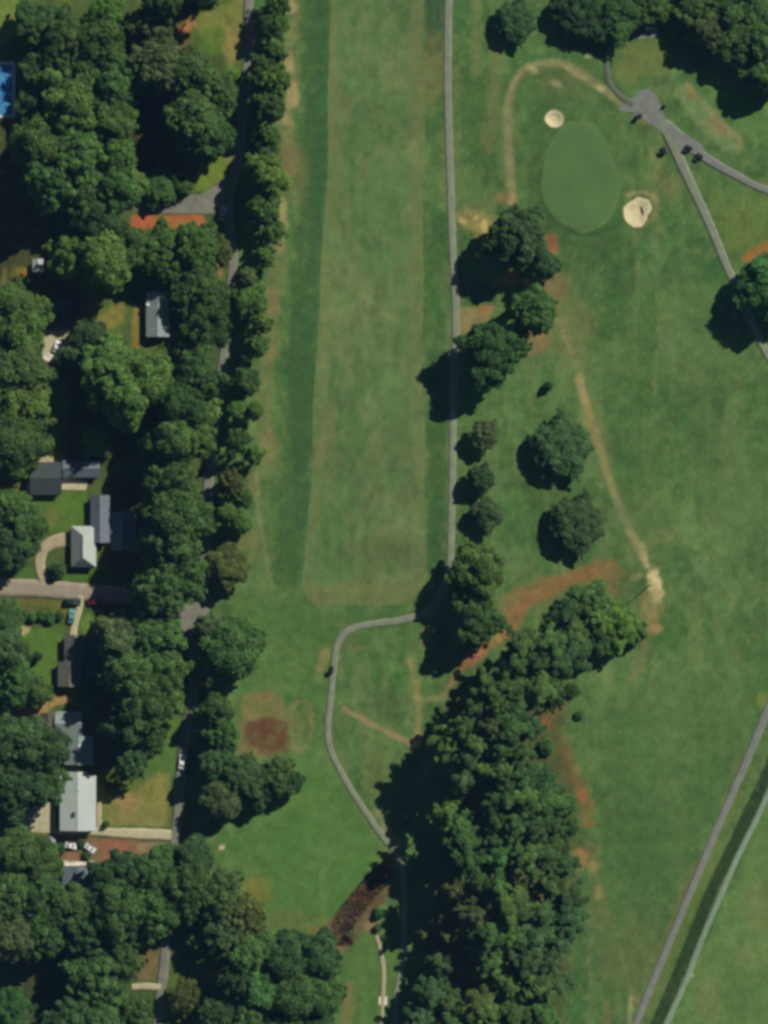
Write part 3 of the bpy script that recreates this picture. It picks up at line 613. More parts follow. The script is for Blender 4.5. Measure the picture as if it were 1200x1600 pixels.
strip('cart_path', [(1232, 1030), (1198, 1112), (1158, 1208), (1110, 1318), (1054, 1452), (998, 1588), (974, 1650)], [13, 12, 11, 11], M['asphalt'])
strip('cart_path', [(1245, 1140), (1215, 1205), (1188, 1267), (1156, 1332), (1125, 1400), (1096, 1468), (1071, 1533), (1041, 1600), (1020, 1650)], 8.5, M['pale_path'])
strip('footpath', [(588, 1462), (594, 1482), (599, 1510), (599, 1545), (597, 1580), (596, 1640)], [6, 7, 6, 7], M['drive'])
slab('path_slab', [(592, 1557), (605, 1557), (605, 1570), (592, 1570)], M['patio'])
LANE = [(392, -40), (388, 20), (390, 60), (386, 100), (381, 160), (375, 220), (368, 268), (358, 310), (358, 350), (364, 400), (361, 440), (357, 490), (349, 560), (340, 630), (330, 700), (325, 770), (322, 840), (318, 900), (310, 950), (300, 1000), (304, 1050), (298, 1100), (288, 1160), (281, 1220), (277, 1280), (270, 1340), (262, 1420), (257, 1500), (250, 1560), (244, 1640)]
strip('lane', LANE, [16, 16, 15, 15, 15, 16, 17, 18, 17, 16, 15, 16, 17], M['lane'])
slab('lane_junction', [(196, 322), (200, 312), (225, 316), (265, 326), (300, 304), (330, 306), (352, 280), (372, 276), (362, 330), (338, 334), (268, 334), (220, 332)], M['lane'])
slab('lane_junction', [(250, 936), (298, 946), (330, 928), (334, 940), (316, 978), (296, 1008), (286, 985), (250, 958)], M['lane'])
strip('side_road', [(-60, 919), (40, 919), (110, 924), (160, 928), (200, 932), (262, 944)], [28, 28, 29, 28, 26], M['road'])
strip('driveway', [(70, 908), (62, 884), (66, 862), (82, 848), (112, 842)], [20, 17, 18, 22, 24], M['drive'])
strip('driveway', [(126, 930), (124, 950), (117, 975), (114, 994)], [10, 10, 11, 12], M['drive_pale'])
strip('driveway', [(86, 1299), (140, 1299), (200, 1302), (268, 1305)], [10, 12, 17, 17], M['drive_pale'])
slab('parking_pad', [(20, 1292), (34, 1276), (52, 1262), (62, 1250), (86, 1250), (88, 1296), (84, 1302), (30, 1299)], M['drive_pale'])
strip('footpath', [(155, 1254), (155, 1294)], 8, M['drive'])
slab('parking_pad', [(46, 522), (72, 516), (108, 514), (106, 530), (98, 556), (50, 554)], M['drive_pale'])
slab('patio', [(60, 553), (94, 552), (104, 557), (92, 562), (84, 566), (70, 563)], M['patio'])
slab('patio', [(97, 745), (138, 752), (134, 766), (97, 765)], M['drive_pale'])
slab('patio', [(58, 712), (84, 712), (84, 722), (58, 722)], M['drive'])
slab('patio', [(96, 1343), (120, 1346), (148, 1345), (147, 1352), (98, 1353)], M['patio'])
strip('driveway', [(206, 1542), (230, 1541), (252, 1542)], [9, 11, 9], M['drive_pale'])
strip('driveway', [(196, 322), (206, 322)], 12, M['drive_pale'])

# ------------------------------------------------------------------ tree prototypes
def leaf_cloud(name, puffs, leaf, per, seed, squash=0.85, flat=0.35):
    """puffs: (x,y,z,r,tint). Every puff is a ball of leaf-sized faces"""
    r = np.random.RandomState(seed); V, T = [], []
    for (x, y, z, pr, tint) in puffs:
        n = int(per * (pr ** 2) + 8)
        d = r.randn(n, 3); d /= np.linalg.norm(d, axis=1)[:, None]; d[:, 2] = np.where(d[:, 2] < -0.25, -d[:, 2], d[:, 2])
        rad = pr * (0.60 + 0.56 * r.rand(n) ** 0.8)
        c = np.array([x, y, z]) + d * rad[:, None] * np.array([1, 1, squash])
        nm = d * 0.55 + r.randn(n, 3) * 0.45 + np.array([.12, .12, flat * 1.35]); nm /= np.linalg.norm(nm, axis=1)[:, None]
        a = np.cross(nm, r.randn(n, 3)); a /= np.linalg.norm(a, axis=1)[:, None] + 1e-9; b = np.cross(nm, a)
        s = leaf * (0.7 + 0.7 * r.rand(n))[:, None]
        V.append(np.stack([c + a * s, c + b * s * 0.62, c - a * s, c - b * s * 0.62], 1))
        t = np.clip(tint + r.randn(n) * 0.10, 0, 1); T.append(np.repeat(t, 4))
    V = np.concatenate(V).reshape(-1, 3); T = np.concatenate(T); F = np.arange(len(V)).reshape(-1, 4)
    me = np_mesh(name, V, F, M['leaf'], smooth=False)
    at = me.attributes.new('tint', 'FLOAT', 'POINT'); at.data.foreach_set('value', T.astype(np.float32))
    return me

def trunk_mesh(name, h, r0, limbs, seed, reach, z0, z1, conifer=False):
    r = random.Random(seed); bm = bmesh.new()
    pts = [Vector((0, 0, -0.3))]; p = Vector((0, 0, 0))
    for k in range(5):
        p = p + Vector((r.uniform(-.18, .18), r.uniform(-.18, .18), h / 5)); pts.append(p.copy())
    for k in range(5): add_cyl(bm, pts[k], pts[k + 1], r0 * (1 - .17 * k) * (1.3 if k == 0 else 1), r0 * (1 - .17 * (k + 1)), 8, k in (0, 4))
    for k in range(limbs):
        a = 6.283 * k / limbs + r.uniform(-.4, .4); zz = r.uniform(z0, z1); b = Vector((0, 0, zz)); L = reach * r.uniform(.5, .95)
        m = b + Vector((math.cos(a) * L * .5, math.sin(a) * L * .5, L * (.1 if conifer else .32))); e = b + Vector((math.cos(a + .15) * L, math.sin(a + .15) * L, L * (.15 if conifer else .45)))
        add_cyl(bm, b, m, r0 * .42, r0 * .25, 5, False); add_cyl(bm, m, e, r0 * .25, r0 * .08, 5, False)
    me = bpy.data.meshes.new(name); bm.to_mesh(me); bm.free(); me.materials.append(M['bark']); return me

def broad_puffs(seed, R=7.0, zb=3.5, zt=12.0, n=95, pmin=.8, pmax=1.7, rag=.12, holes=0):
    r = random.Random(seed); out = []
    ph = [r.uniform(0, 6.28) for _ in range(4)]; lob = r.choice((2, 3, 4, 5))
    def lobe(a): return 1 + rag * math.sin(lob * a + ph[0]) + rag * .8 * math.sin((lob + 2) * a + ph[1]) + rag * .6 * math.sin(9 * a + ph[2])
    zc = zb + (zt - zb) * .34; hole = [(r.uniform(0, 6.28), r.uniform(.3, .75), r.uniform(.15, .26)) for _ in range(holes)]
    limb = [(r.uniform(0, 6.28), r.uniform(.35, .75), r.uniform(-1.2, 1.6)) for _ in range(9)]      # main limbs lift or drop their part of the crown
    for i in range(n):
        u = (i + .5) / n; el = math.asin(max(-1, min(1, -0.25 + 1.23 * u))); a = i * 2.39996 + r.uniform(-.4, .4)
        k = lobe(a) * r.uniform(.72, .94); pr = r.uniform(pmin, pmax)
        x, y = math.cos(a) * math.cos(el) * R * k, math.sin(a) * math.cos(el) * R * k
        z = zc + math.sin(el) * (zt - zc) * r.uniform(.82, .98) if el > 0 else zc + math.sin(el) * (zc - zb)
        for la, lr, lz in limb: z += lz * math.exp(-((x - math.cos(la) * lr * R) ** 2 + (y - math.sin(la) * lr * R) ** 2) / 5.0)
        if any((x - math.cos(ha) * hr * R) ** 2 + (y - math.sin(ha) * hr * R) ** 2 < (hs * R) ** 2 for ha, hr, hs in hole): continue
        out.append((x, y, z, pr, r.uniform(.05, 1.0)))
    for i in range(30):
        a = r.uniform(0, 6.28); k = R * .78 * math.sqrt(r.random()); out.append((math.cos(a) * k, math.sin(a) * k, zc + (1 - (k / R) ** 2) * (zt - zc) * .5 + r.uniform(-.5, .8), 1.6, r.uniform(.2, .6)))
    for i in range(26):                        # sprays that break the outline
        a = r.uniform(0, 6.28); k = R * lobe(a) * r.uniform(.88, 1.06); out.append((math.cos(a) * k, math.sin(a) * k, zc + r.uniform(-1.2, 1.8), r.uniform(.35, .85), r.uniform(.2, 1.0)))
    return out

def pine_puffs(seed, R=5.0, zb=12.5, zt=24.0):
    r = random.Random(seed); out = []; nb = r.randint(20, 26)
    for i in range(nb):                        # whorls of long branches, foliage in tufts along each
        t = (i + r.random() * .6) / nb; z = zb + (zt - zb) * t
        L = R * (1.0 - .72 * t ** 2.2) * r.uniform(.62, 1.18); a = i * 2.39996 + r.uniform(-.5, .5); tint = r.uniform(.1, .95)
        for f in (.28, .55, .8, 1.0):
            if f * L < .5: continue
            out.append((math.cos(a + r.uniform(-.12, .12)) * L * f, math.sin(a + r.uniform(-.12, .12)) * L * f, z + f * L * .14 + r.uniform(-.2, .2), r.uniform(.7, 1.15) * (1.15 - .35 * f), min(1, max(0, tint + r.uniform(-.2, .2)))))
    out.append((0, 0, zt - .2, .8, .8)); return out

PROTO = {'broad': [], 'pine': [], 'shrub': [], 'open': []}
SPEC = [(125, .8, 1.7, .11, 0), (150, .6, 1.3, .15, 1), (105, 1.0, 2.0, .10, 0), (160, .55, 1.25, .12, 2), (118, .8, 1.6, .18, 1), (135, .7, 1.5, .14, 2), (112, .7, 1.9, .13, 1), (145, .6, 1.4, .20, 2)]
for s, (n, p0, p1, rg, ho) in enumerate(SPEC):
    cm = leaf_cloud('crown_broad', broad_puffs(100 + s * 7, n=n, pmin=p0, pmax=p1, rag=rg, holes=ho), 0.40, 50, 200 + s, flat=0.55)
    PROTO['broad'].append((trunk_mesh('trunk_broad', 8.0, 0.34, 8, 300 + s, 4.6, 3.2, 7.0), cm, 7.0, 12.6))
for s in range(3):
    cm = leaf_cloud('crown_open', broad_puffs(500 + s * 5, n=72, pmin=.6, pmax=1.4, rag=.18, holes=4), 0.38, 40, 520 + s, flat=0.5)
    PROTO['open'].append((trunk_mesh('trunk_open', 8.0, 0.28, 9, 540 + s, 5.0, 3.0, 7.2), cm, 7.0, 12.6))
for s in range(7):
    cm = leaf_cloud('crown_pine', pine_puffs(600 + s * 3), 0.33, 62, 620 + s, 0.75, 0.6)
    PROTO['pine'].append((trunk_mesh('trunk_pine', 22.5, 0.30, 14, 640 + s, 3.2, 11, 21, True), cm, 5.0, 24.6))
for s in range(3):
    r = random.Random(700 + s); pf = [(math.cos(i * 2.4) * 1.3 * math.sqrt(i / 14), math.sin(i * 2.4) * 1.3 * math.sqrt(i / 14), 1.5 - .9 * i / 14 + r.uniform(-.2, .2), r.uniform(.5, .8), r.uniform(.2, .9)) for i in range(15)]
    cm = leaf_cloud('crown_shrub', pf, 0.20, 190, 720 + s)
    PROTO['shrub'].append((trunk_mesh('trunk_shrub', 1.2, 0.08, 5, 740 + s, .8, .2, .9), cm, 2.0, 2.3))

TONE = {'d': (0.086, 0.168, 0.056), 'm': (0.112, 0.212, 0.056), 'l': (0.146, 0.252, 0.056), 'y': (0.155, 0.330, 0.056), 'b': (0.090, 0.222, 0.058), 'o': (0.158, 0.205, 0.054), 'p': (0.130, 0.198, 0.074)}
GROUPS = {}
LABELS = set()
G2N = 'yard trees among the houses'
GROW = {'woodland trees at the top left': 1.35, 'yard trees among the houses': 1.35, 'woodland trees at the bottom left': 1.3, 'row of trees between lane and fairway': 1.25, 'pines of the long grove': 1.18, 'trees beside the lane below the junction': 1.15}
NAMES = {'broad': 'broadleaf_tree', 'open': 'broadleaf_tree', 'pine': 'pine_tree', 'shrub': 'shrub'}
tree_no = [0]
def plant(kind, px, py, r, h, tone, label, group=None, cat=None):
    h = h * GROW.get(group, 1.0)
    tree_no[0] += 1; q = random.Random(tree_no[0] * 77 + 5)
    tm, cm, R0, H0 = q.choice(PROTO['open' if kind == 'broad' and q.random() < 0.14 and group != 'single trees on the golf course' else kind])
    x, y = W(px, py, h * 0.62); z = float(height(np.array([x]), np.array([y]))[0])
    assert label not in LABELS, label
    LABELS.add(label)
    root = empty(NAMES[kind], (x, y, z), q.uniform(0, 6.28))
    sx = r * S / R0 * (1.10 if group and 'woodland' in group or group == G2N else 1.04)
    root.scale = (sx * q.uniform(.95, 1.05), sx * q.uniform(.95, 1.05), h / H0)
    t = bpy.data.objects.new('trunk', tm); C.objects.link(t); t.parent = root
    c = bpy.data.objects.new('crown', cm); C.objects.link(c); c.parent = root
    v = q.uniform(.80, 1.20); b = TONE[tone]; c.color = (b[0] * v, b[1] * v, b[2] * v, 1)
    tag(root, label, cat or ('shrub' if kind == 'shrub' else 'tree'), group); return root

# ---- woodland at the top left, around the blue pool
G1 = 'woodland trees at the top left'
for a in [
 ('broad', 60, 38, 32, 9, 'm', 'mid green tree bordering the sunlit clearing in the top left corner'),
 ('broad', 106, 66, 38, 13, 'm', 'rounded green tree next right of the one bordering the corner clearing'),
 ('open', 164, 22, 25, 11, 'y', 'bright yellow green tree at the top edge, lightest in the upper left woodland'),
 ('broad', 158, 74, 35, 15, 'm', 'mid green tree directly below the bright yellow green one at the top'),
 ('broad', 70, 106, 32, 8, 'd', 'dark tree just up and right of the blue pool'),
 ('broad', 120, 122, 42, 13, 'm', 'broad green tree second to the right of the blue pool, level with its top'),
 ('broad', 180, 126, 33, 15, 'm', 'tree on the left rim of the upper black shadow gap, level with the pool'),
 ('broad', 66, 166, 32, 7.5, 'd', 'dark tree immediately right of the blue pool'),
 ('broad', 114, 180, 40, 17, 'l', 'lighter green tree in the middle of the woodland right of the pool'),
 ('broad', 174, 184, 34, 15, 'm', 'tree left of the deepest part of the upper shadow gap'),
 ('broad', 56, 228, 36, 19, 'm', 'leftmost green tree below the blue pool'),
 ('broad', 116, 238, 42, 17, 'm', 'broad green tree second from the left, below the pool'),
 ('broad', 176, 244, 35, 15, 'l', 'light green tree by the lower left rim of the shadow gap'),
 ('broad', 74, 286, 34, 20, 'm', 'left tree of the lowest row above the black shadow, left of the orange dirt'),
 ('broad', 128, 296, 38, 16, 'm', 'middle tree of the lowest woodland row, left of the orange dirt'),
 ('broad', 180, 296, 31, 14, 'm', 'tree touching the left end of the grey lane turning'),
 ('broad', 152, 350, 30, 14, 'd', 'dark tree left of the orange dirt patch, below the woodland'),
 ('broad', 112, 402, 33, 17, 'l', 'lighter tree above the dark yard beside the white concrete pad'),
 ('broad', 166, 406, 36, 17, 'l', 'light green tree below left of the orange dirt patch'),
 ('broad', 236, 46, 32, 15, 'p', 'grey green tree left of the orange earth at the top of the lawn'),
 ('broad', 258, 2, 28, 18, 'm', 'tree cut by the top edge, left of the sloping lawn'),
 ('broad', 308, -8, 26, 17, 'd', 'dark tree at the top edge shading the upper end of the sloping lawn'),
 ('broad', 244, 102, 38, 16, 'p', 'grey green tree right across the top of the shadow gap'),
 ('broad', 296, 122, 36, 14, 'm', 'green tree at the foot of the sloping lawn'),
 ('broad', 338, 148, 30, 13, 'm', 'green tree on the lane side, below the sloping lawn'),
 ('broad', 302, 186, 38, 15, 'm', 'broad tree right of the black shadow gap'),
 ('broad', 330, 214, 30, 13, 'm', 'small round tree above the triangular lawn by the lane turning'),
 ('broad', 250, 294, 24, 4.5, 'm', 'low tree above the shaded left end of the lane turning'),
 ('broad', 216, 288, 18, 5, 'l', 'small light tree at the lower end of the shadow gap'),
 ('broad', 282, 288, 15, 4, 'm', 'smallest tree beside the triangular lawn'),
]: plant(*a, group=G1)

# ---- trees round the houses, upper half
G2 = 'yard trees among the houses'
for a in [
 ('broad', 248, 394, 38, 12, 'l', 'light green tree below the middle of the orange dirt patch'),
 ('broad', 306, 386, 34, 12, 'l', 'light green tree below the right end of the orange dirt patch'),
 ('broad', 204, 386, 26, 12, 'm', 'tree below the left end of the orange dirt patch'),
 ('broad', 342, 392, 20, 9, 'o', 'small olive tree against the lane below the lane turning'),
 ('broad', 312, 448, 34, 11, 'm', 'tree just right of the long grey roof in deep shade'),
 ('broad', 338, 468, 28, 9, 'm', 'tree between the lane and the long grey roof'),
 ('broad', 322, 506, 32, 12, 'm', 'tree below right of the long grey roof'),
 ('broad', 18, 500, 48, 14, 'l', 'big light green tree at the left edge beside the white concrete pad'),
 ('broad', 22, 572, 46, 14, 'm', 'big tree at the left edge just below the white concrete pad'),
 ('broad', 34, 630, 38, 13, 'l', 'yellowish tree at the left edge, midway between concrete pad and dark square roof'),
 ('broad', 22, 695, 44, 14, 'm', 'big tree at the left edge above left of the dark square roof'),
 ('broad', 146, 548, 38, 9, 'd', 'dark tree right of the white concrete pad'),
 ('broad', 172, 584, 44, 18, 'l', 'large light green tree right below the concrete pad, casting the big black shadow'),
 ('broad', 226, 592, 40, 16, 'l', 'light green tree below the long grey roof'),
 ('broad', 196, 626, 34, 18, 'l', 'light green tree on the upper rim of the big black shadow in the yards'),
 ('broad', 308, 588, 34, 14, 'm', 'tree by the lane below the pale bare strip'),
 ('broad', 284, 634, 32, 17, 'm', 'tree second down from the pale bare strip by the lane'),
 ('broad', 322, 640, 21, 9, 'l', 'small light tree leaning over the lane, third below the pale bare strip'),
 ('broad', 270, 684, 30, 17, 'm', 'tree right of the small yellow green tree in black shadow'),
 ('broad', 304, 692, 26, 14, 'l', 'lighter tree by the lane above the long dark tree row'),
 ('open', 150, 690, 20, 7, 'y', 'small yellow green tree alone inside the big black shadow'),
 ('broad', 240, 694, 20, 13, 'm', 'little tree at the right rim of the big black shadow'),
 ('broad', 266, 752, 40, 18, 'm', 'first from the top in the dense tree row left of the lane'),
 ('broad', 280, 804, 40, 19, 'm', 'second from the top in the dense tree row left of the lane'),
 ('broad', 262, 852, 40, 20, 'm', 'third from the top in the dense tree row left of the lane'),
 ('broad', 288, 896, 34, 17, 'm', 'fourth from the top in the dense tree row, just above the road junction'),
 ('broad', 250, 922, 40, 18, 'm', 'lowest of the dense tree row, overhanging the end of the side road'),
 ('broad', 12, 800, 32, 12, 'm', 'green tree at the left edge beside the yard lawn'),
 ('broad', 42, 822, 28, 11, 'm', 'tree on the left side of the yard lawn above the curved driveway'),
 ('broad', 14, 858, 30, 12, 'd', 'dark tree at the left edge just above the side road'),
 ('shrub', 90, 891, 14, 3.4, 'd', 'dark round bush between the curved driveway and the pale hipped roof'),
]: plant(*a, group=G2)

# ---- trees round the houses, lower half
for a in [
 ('broad', 8, 966, 24, 8, 'm', 'tree at the left edge just below the side road'),
 ('broad', 10, 1018, 30, 11, 'd', 'dark tree at the left edge of the bright lawn'),
 ('broad', 22, 1068, 30, 11, 'm', 'tree at the lower left of the bright lawn'),
 ('broad', 58, 1082, 20, 8, 'm', 'small tree at the bottom of the bright lawn'),
 ('shrub', 58, 1026, 8, 4.0, 'd', 'single dark narrow shrub standing on the bright lawn'),
 ('broad', 184, 994, 34, 14, 'p', 'tree right of the long brown grey roof, below the side road'),
 ('broad', 238, 990, 36, 14, 'm', 'tree between the long brown grey roof and the lane junction'),
 ('broad', 204, 1056, 38, 17, 'm', 'large tree shading the brown grey roof from the right'),
 ('broad', 256, 1050, 32, 14, 'm', 'tree by the lane, level with the foot of the brown grey roof'),
 ('broad', 226, 1104, 38, 16, 'm', 'large tree shading the grey green roofs from the right'),
 ('broad', 196, 1132, 28, 15, 'd', 'dark tree nearest to the grey green roofs on their right'),
 ('broad', 266, 1098, 20, 10, 'l', 'small light tree touching the lane above the white car'),
 ('broad', 206, 1196, 22, 11, 'd', 'dark tree at the top of the dry tan yard'),
 ('broad', 238, 1158, 18, 9, 'm', 'small tree at the top right of the dry tan yard'),
 ('shrub', 172, 1230, 8, 2.5, 'm', 'small shrub right of the pale metal roof by its footpath'),
 ('shrub', 166, 1288, 6, 2.0, 'd', 'tiny dark shrub at the corner of the walk and the concrete driveway'),
 ('broad', 24, 1166, 38, 14, 'd', 'dark tree at the left edge, level with the grey green roofs'),
 ('broad', 66, 1172, 34, 14, 'd', 'dark tree immediately left of the grey green roofs'),
 ('broad', 30, 1228, 42, 15, 'd', 'broad dark tree at the left edge above the concrete parking pad'),
 ('broad', 76, 1216, 26, 12, 'm', 'tree at the upper left corner of the pale metal roof'),
]: plant(*a, group=G2)
for i, x in enumerate((8, 22, 36, 50, 64, 78, 92)):
    plant('shrub', x, 962 + (i % 2) * 3, 9 + (i % 3), 2.6, 'b' if i % 2 else 'm', ['first', 'second', 'third', 'fourth', 'fifth', 'sixth', 'seventh'][i] + ' bush from the left in the hedge below the side road', 'hedge bushes below the side road')
for x, y, rr, lab in ((126, 1318, 8, 'green bush between the two white cars on the brick yard'), (136, 1336, 8, 'green bush below the right white car on the brick yard'), (94, 1326, 10, 'dark bush left of the two white cars on the brick yard')):
    plant('shrub', x, y, rr, 2.2, 'd', lab, 'bushes on the brick yard')

# ---- wood in the lower left corner
G3 = 'woodland trees at the bottom left'
for a in [
 ('broad', 36, 1340, 42, 15, 'm', 'tree at the left edge just below the concrete parking pad'),
 ('broad', 66, 1356, 26, 11, 'm', 'tree immediately left of the small roof below the brick yard'),
 ('broad', 14, 1404, 40, 15, 'm', 'second tree down the left edge in the bottom left wood'),
 ('broad', 64, 1408, 44, 16, 'm', 'broad tree below left of the small roof'),
 ('broad', 22, 1462, 34, 14, 'p', 'tree at the left edge on the upper rim of the corner shadow'),
 ('broad', 66, 1462, 32, 14, 'm', 'tree above the dark corner shadow at the bottom left'),
 ('broad', 116, 1426, 36, 13, 'm', 'tree directly below the small roof under the wood'),
 ('broad', 168, 1384, 32, 12, 'd', 'dark tree touching the right side of the small roof'),
 ('broad', 198, 1366, 33, 12, 'd', 'dark tree just below the brick red yard'),
 ('broad', 244, 1366, 34, 13, 'm', 'tree just left of where the lane enters the lower wood'),
 ('broad', 302, 1340, 26, 10, 'd', 'small dark tree right of the concrete driveway end, across the lane'),
 ('broad', 292, 1390, 38, 15, 'm', 'tree over the lane, left of the small meadow'),
 ('broad', 242, 1422, 38, 15, 'm', 'tree over the lane above the dry verge'),
 ('broad', 184, 1428, 40, 16, 'm', 'broad tree in the middle of the bottom left wood'),
 ('broad', 142, 1462, 34, 15, 'd', 'dark tree above the corner shadow, centre of the wood'),
 ('broad', 340, 1400, 34, 14, 'm', 'tree at the left tip of the small meadow'),
 ('broad', 382, 1430, 30, 12, 'o', 'olive tree on the left side of the small meadow'),
 ('broad', 352, 1462, 32, 13, 'p', 'grey green tree right of the shadow over the lower lane'),
 ('broad', 152, 1528, 42, 15, 'm', 'round tree right of the dark corner shadow'),
 ('broad', 190, 1502, 30, 13, 'm', 'tree left of the dry verge by the lower lane'),
 ('broad', 110, 1592, 32, 14, 'd', 'dark tree at the bottom edge right of the corner shadow'),
 ('broad', 158, 1592, 32, 12, 'm', 'second tree along the bottom edge from the corner shadow'),
 ('broad', 206, 1580, 27, 11, 'l', 'light tree at the bottom edge left of the lane'),
 ('open', 14, 1576, 30, 8, 'b', 'vivid green tree in the bottom left corner'),
 ('open', 310, 1474, 14, 7, 'l', 'small light tree inside the black shadow over the lower lane'),
 ('open', 290, 1556, 24, 7, 'o', 'olive shrubby tree right of the lane near the bottom edge'),
 ('broad', 400, 1492, 34, 14, 'm', 'tree below the bottom of the small meadow'),
 ('broad', 450, 1494, 34, 14, 'd', 'dark tree below the meadow, second from the brown creek'),
 ('broad', 494, 1494, 32, 14, 'd', 'dark tree next left of the brown creek bank'),
 ('broad', 372, 1530, 30, 14, 'd', 'dark tree second right of the lane at the bottom'),
 ('broad', 412, 1546, 38, 14, 'b', 'vivid green tree in the wood below the meadow'),
 ('broad', 464, 1552, 36, 15, 'm', 'tree at the bottom, second from the narrow footpath'),
 ('broad', 502, 1556, 28, 13, 'm', 'bottom tree facing the narrow footpath across the grass'),
 ('broad', 338, 1592, 30, 13, 'd', 'dark tree at the bottom edge right of the olive shrubby tree'),
 ('broad', 390, 1598, 32, 13, 'm', 'third tree right of the lane along the bottom edge'),
 ('broad', 440, 1606, 30, 13, 'm', 'fourth tree right of the lane along the bottom edge'),
 ('broad', 492, 1612, 30, 13, 'd', 'rightmost tree of the wood along the bottom edge'),
]: plant(*a, group=G3)

# ---- row between the lane and the fairway
G4 = 'row of trees between lane and fairway'
row = [(424, 0, 24, 12, 'd'), (420, 38, 23, 12, 'm'), (426, 76, 20, 11, 'm'), (410, 108, 24, 12, 'd'), (424, 134, 22, 11, 'm'), (412, 172, 24, 12, 'd'), (418, 208, 23, 11, 'm'),
       (404, 238, 22, 12, 'd'), (412, 276, 31, 13, 'l'), (410, 326, 25, 13, 'd'), (420, 362, 19, 10, 'l'), (412, 404, 20, 10, 'l'), (384, 440, 18, 11, 'p'), (388, 474, 24, 12, 'm'),
       (400, 506, 20, 10, 'l'), (394, 544, 22, 11, 'l'), (384, 594, 27, 12, 'd'), (396, 636, 19, 10, 'm'), (368, 644, 22, 11, 'm'), (368, 690, 25, 11, 'm'), (390, 706, 17, 9, 'l'),
       (360, 748, 25, 10, 'o'), (374, 776, 16, 9, 'm'), (352, 800, 26, 12, 'm'), (372, 814, 18, 9, 'm')]
ordn = ['first', 'second', 'third', 'fourth', 'fifth', 'sixth', 'seventh', 'eighth', 'ninth', 'tenth', 'eleventh', 'twelfth', '13th', '14th', '15th', '16th', '17th', '18th', '19th', '20th', '21st', '22nd', '23rd', '24th', '25th']
tw = {'d': 'dark', 'm': 'green', 'l': 'light green', 'p': 'grey green', 'o': 'olive', 'y': 'yellow green', 'b': 'vivid green'}
for (x, y, r, h, t), o in zip(row, ordn):
    t = {'d': 'm', 'm': 'l'}.get(t, t); r_ = random.Random(int(y)); plant('broad', x + 5 + r_.uniform(-5, 6), y + r_.uniform(-7, 7), r * r_.uniform(.66, 1.08), h * r_.uniform(.8, 1.15), t, f'{tw[t]} tree, {o} from the top edge in the row between lane and fairway', G4)
for a in [
 ('broad', 356, 884, 32, 9, 'o', 'olive round tree standing apart just above the lane junction'),
 ('broad', 362, 1012, 42, 14, 'm', 'large round tree right of the lane, just below the lane junction'),
 ('broad', 330, 986, 24, 11, 'p', 'smaller tree tucked against the left of the large round tree below the junction'),
 ('broad', 324, 1058, 18, 9, 'p', 'small tree over the lane, just below the large round tree'),
 ('broad', 338, 1112, 24, 12, 'm', 'tree left of the upper corner of the brown plot'),
 ('broad', 348, 1150, 22, 12, 'b', 'vivid green tree against the left side of the brown plot'),
 ('broad', 340, 1190, 24, 12, 'd', 'dark tree left of the lower corner of the brown plot'),
 ('broad', 382, 1218, 32, 12, 'd', 'dark tree directly below the brown plot'),
 ('broad', 430, 1214, 28, 11, 'm', 'tree below the right corner of the brown plot'),
 ('broad', 458, 1222, 16, 9, 'd', 'smallest, rightmost tree of the clump below the brown plot'),
 ('broad', 346, 1248, 30, 11, 'p', 'grey green tree by the lane, lowest of the clump below the brown plot'),
 ('broad', 402, 1240, 22, 9, 'd', 'low dark tree under the middle of the clump below the brown plot'),
]: plant(*a, group='trees beside the lane below the junction')

# ---- single trees on the course
G5 = 'single trees on the golf course'
for a in [
 ('broad', 806, 34, 31, 6.5, 'd', 'lone dark round tree near the top edge, right of the straight cart path'),
 ('broad', 808, 370, 42, 20, 'd', 'tall dark tree below the green, highest of the clump by the cart path'),
 ('broad', 852, 414, 20, 12, 'd', 'small dark tree by the red earth below the green'),
 ('broad', 832, 486, 35, 18, 'm', 'tree in the clump by the cart path, next below the red earth'),
 ('broad', 768, 552, 44, 19, 'b', 'large rich green round tree whose shadow crosses the cart path'),
 ('broad', 757, 680, 22, 8, 'p', 'uppermost of three small trees in line beside the cart path'),
 ('broad', 752, 748, 20, 8, 'd', 'middle of three small trees in line beside the cart path'),
 ('broad', 760, 804, 22, 7, 'p', 'lowest of three small trees in line beside the cart path'),
 ('broad', 878, 698, 42, 8, 'd', 'upper of the two big round trees standing on open grass'),
 ('broad', 902, 818, 40, 8, 'd', 'lower of the two big round trees standing on open grass'),
 ('broad', 744, 898, 42, 17, 'l', 'light green tree over the bend of the cart path'),
 ('broad', 746, 972, 33, 17, 'm', 'tree below the cart path bend, beside the red track'),
 ('broad', 918, 14, 40, 9, 'd', 'tree at the top edge shading the grass left of the short asphalt spur'),
 ('broad', 890, 10, 26, 8, 'd', 'leftmost tree of the clump at the top edge above the green'),
 ('broad', 966, 18, 36, 9, 'm', 'tree at the top edge above the short asphalt spur'),
 ('broad', 1012, 8, 28, 9, 'l', 'light tree at the top edge, right of the short asphalt spur'),
 ('broad', 1056, 8, 26, 6, 'l', 'light tree at the top edge between spur and top right wood'),
 ('broad', 1100, 16, 40, 12, 'm', 'upper left tree of the wood in the top right corner'),
 ('broad', 1154, 6, 44, 14, 'm', 'uppermost tree of the wood in the top right corner'),
 ('broad', 1114, 52, 28, 12, 'p', 'grey green tree on the left face of the top right wood'),
 ('broad', 1158, 60, 42, 12, 'm', 'middle tree of the top right wood'),
 ('broad', 1200, 56, 36, 14, 'm', 'tree on the right edge in the top right wood'),
 ('broad', 1200, 106, 36, 13, 'm', 'lowest tree of the top right wood, casting the jagged shadow'),
 ('broad', 1204, 452, 46, 15, 'b', 'green tree cut by the right edge, shadowing the cart path'),
]: plant(*a, group=G5)
plant('shrub', 857, 603, 8, 4.6, 'd', 'tiny lone sapling with a small shadow above the two big round trees', G5, 'sapling')
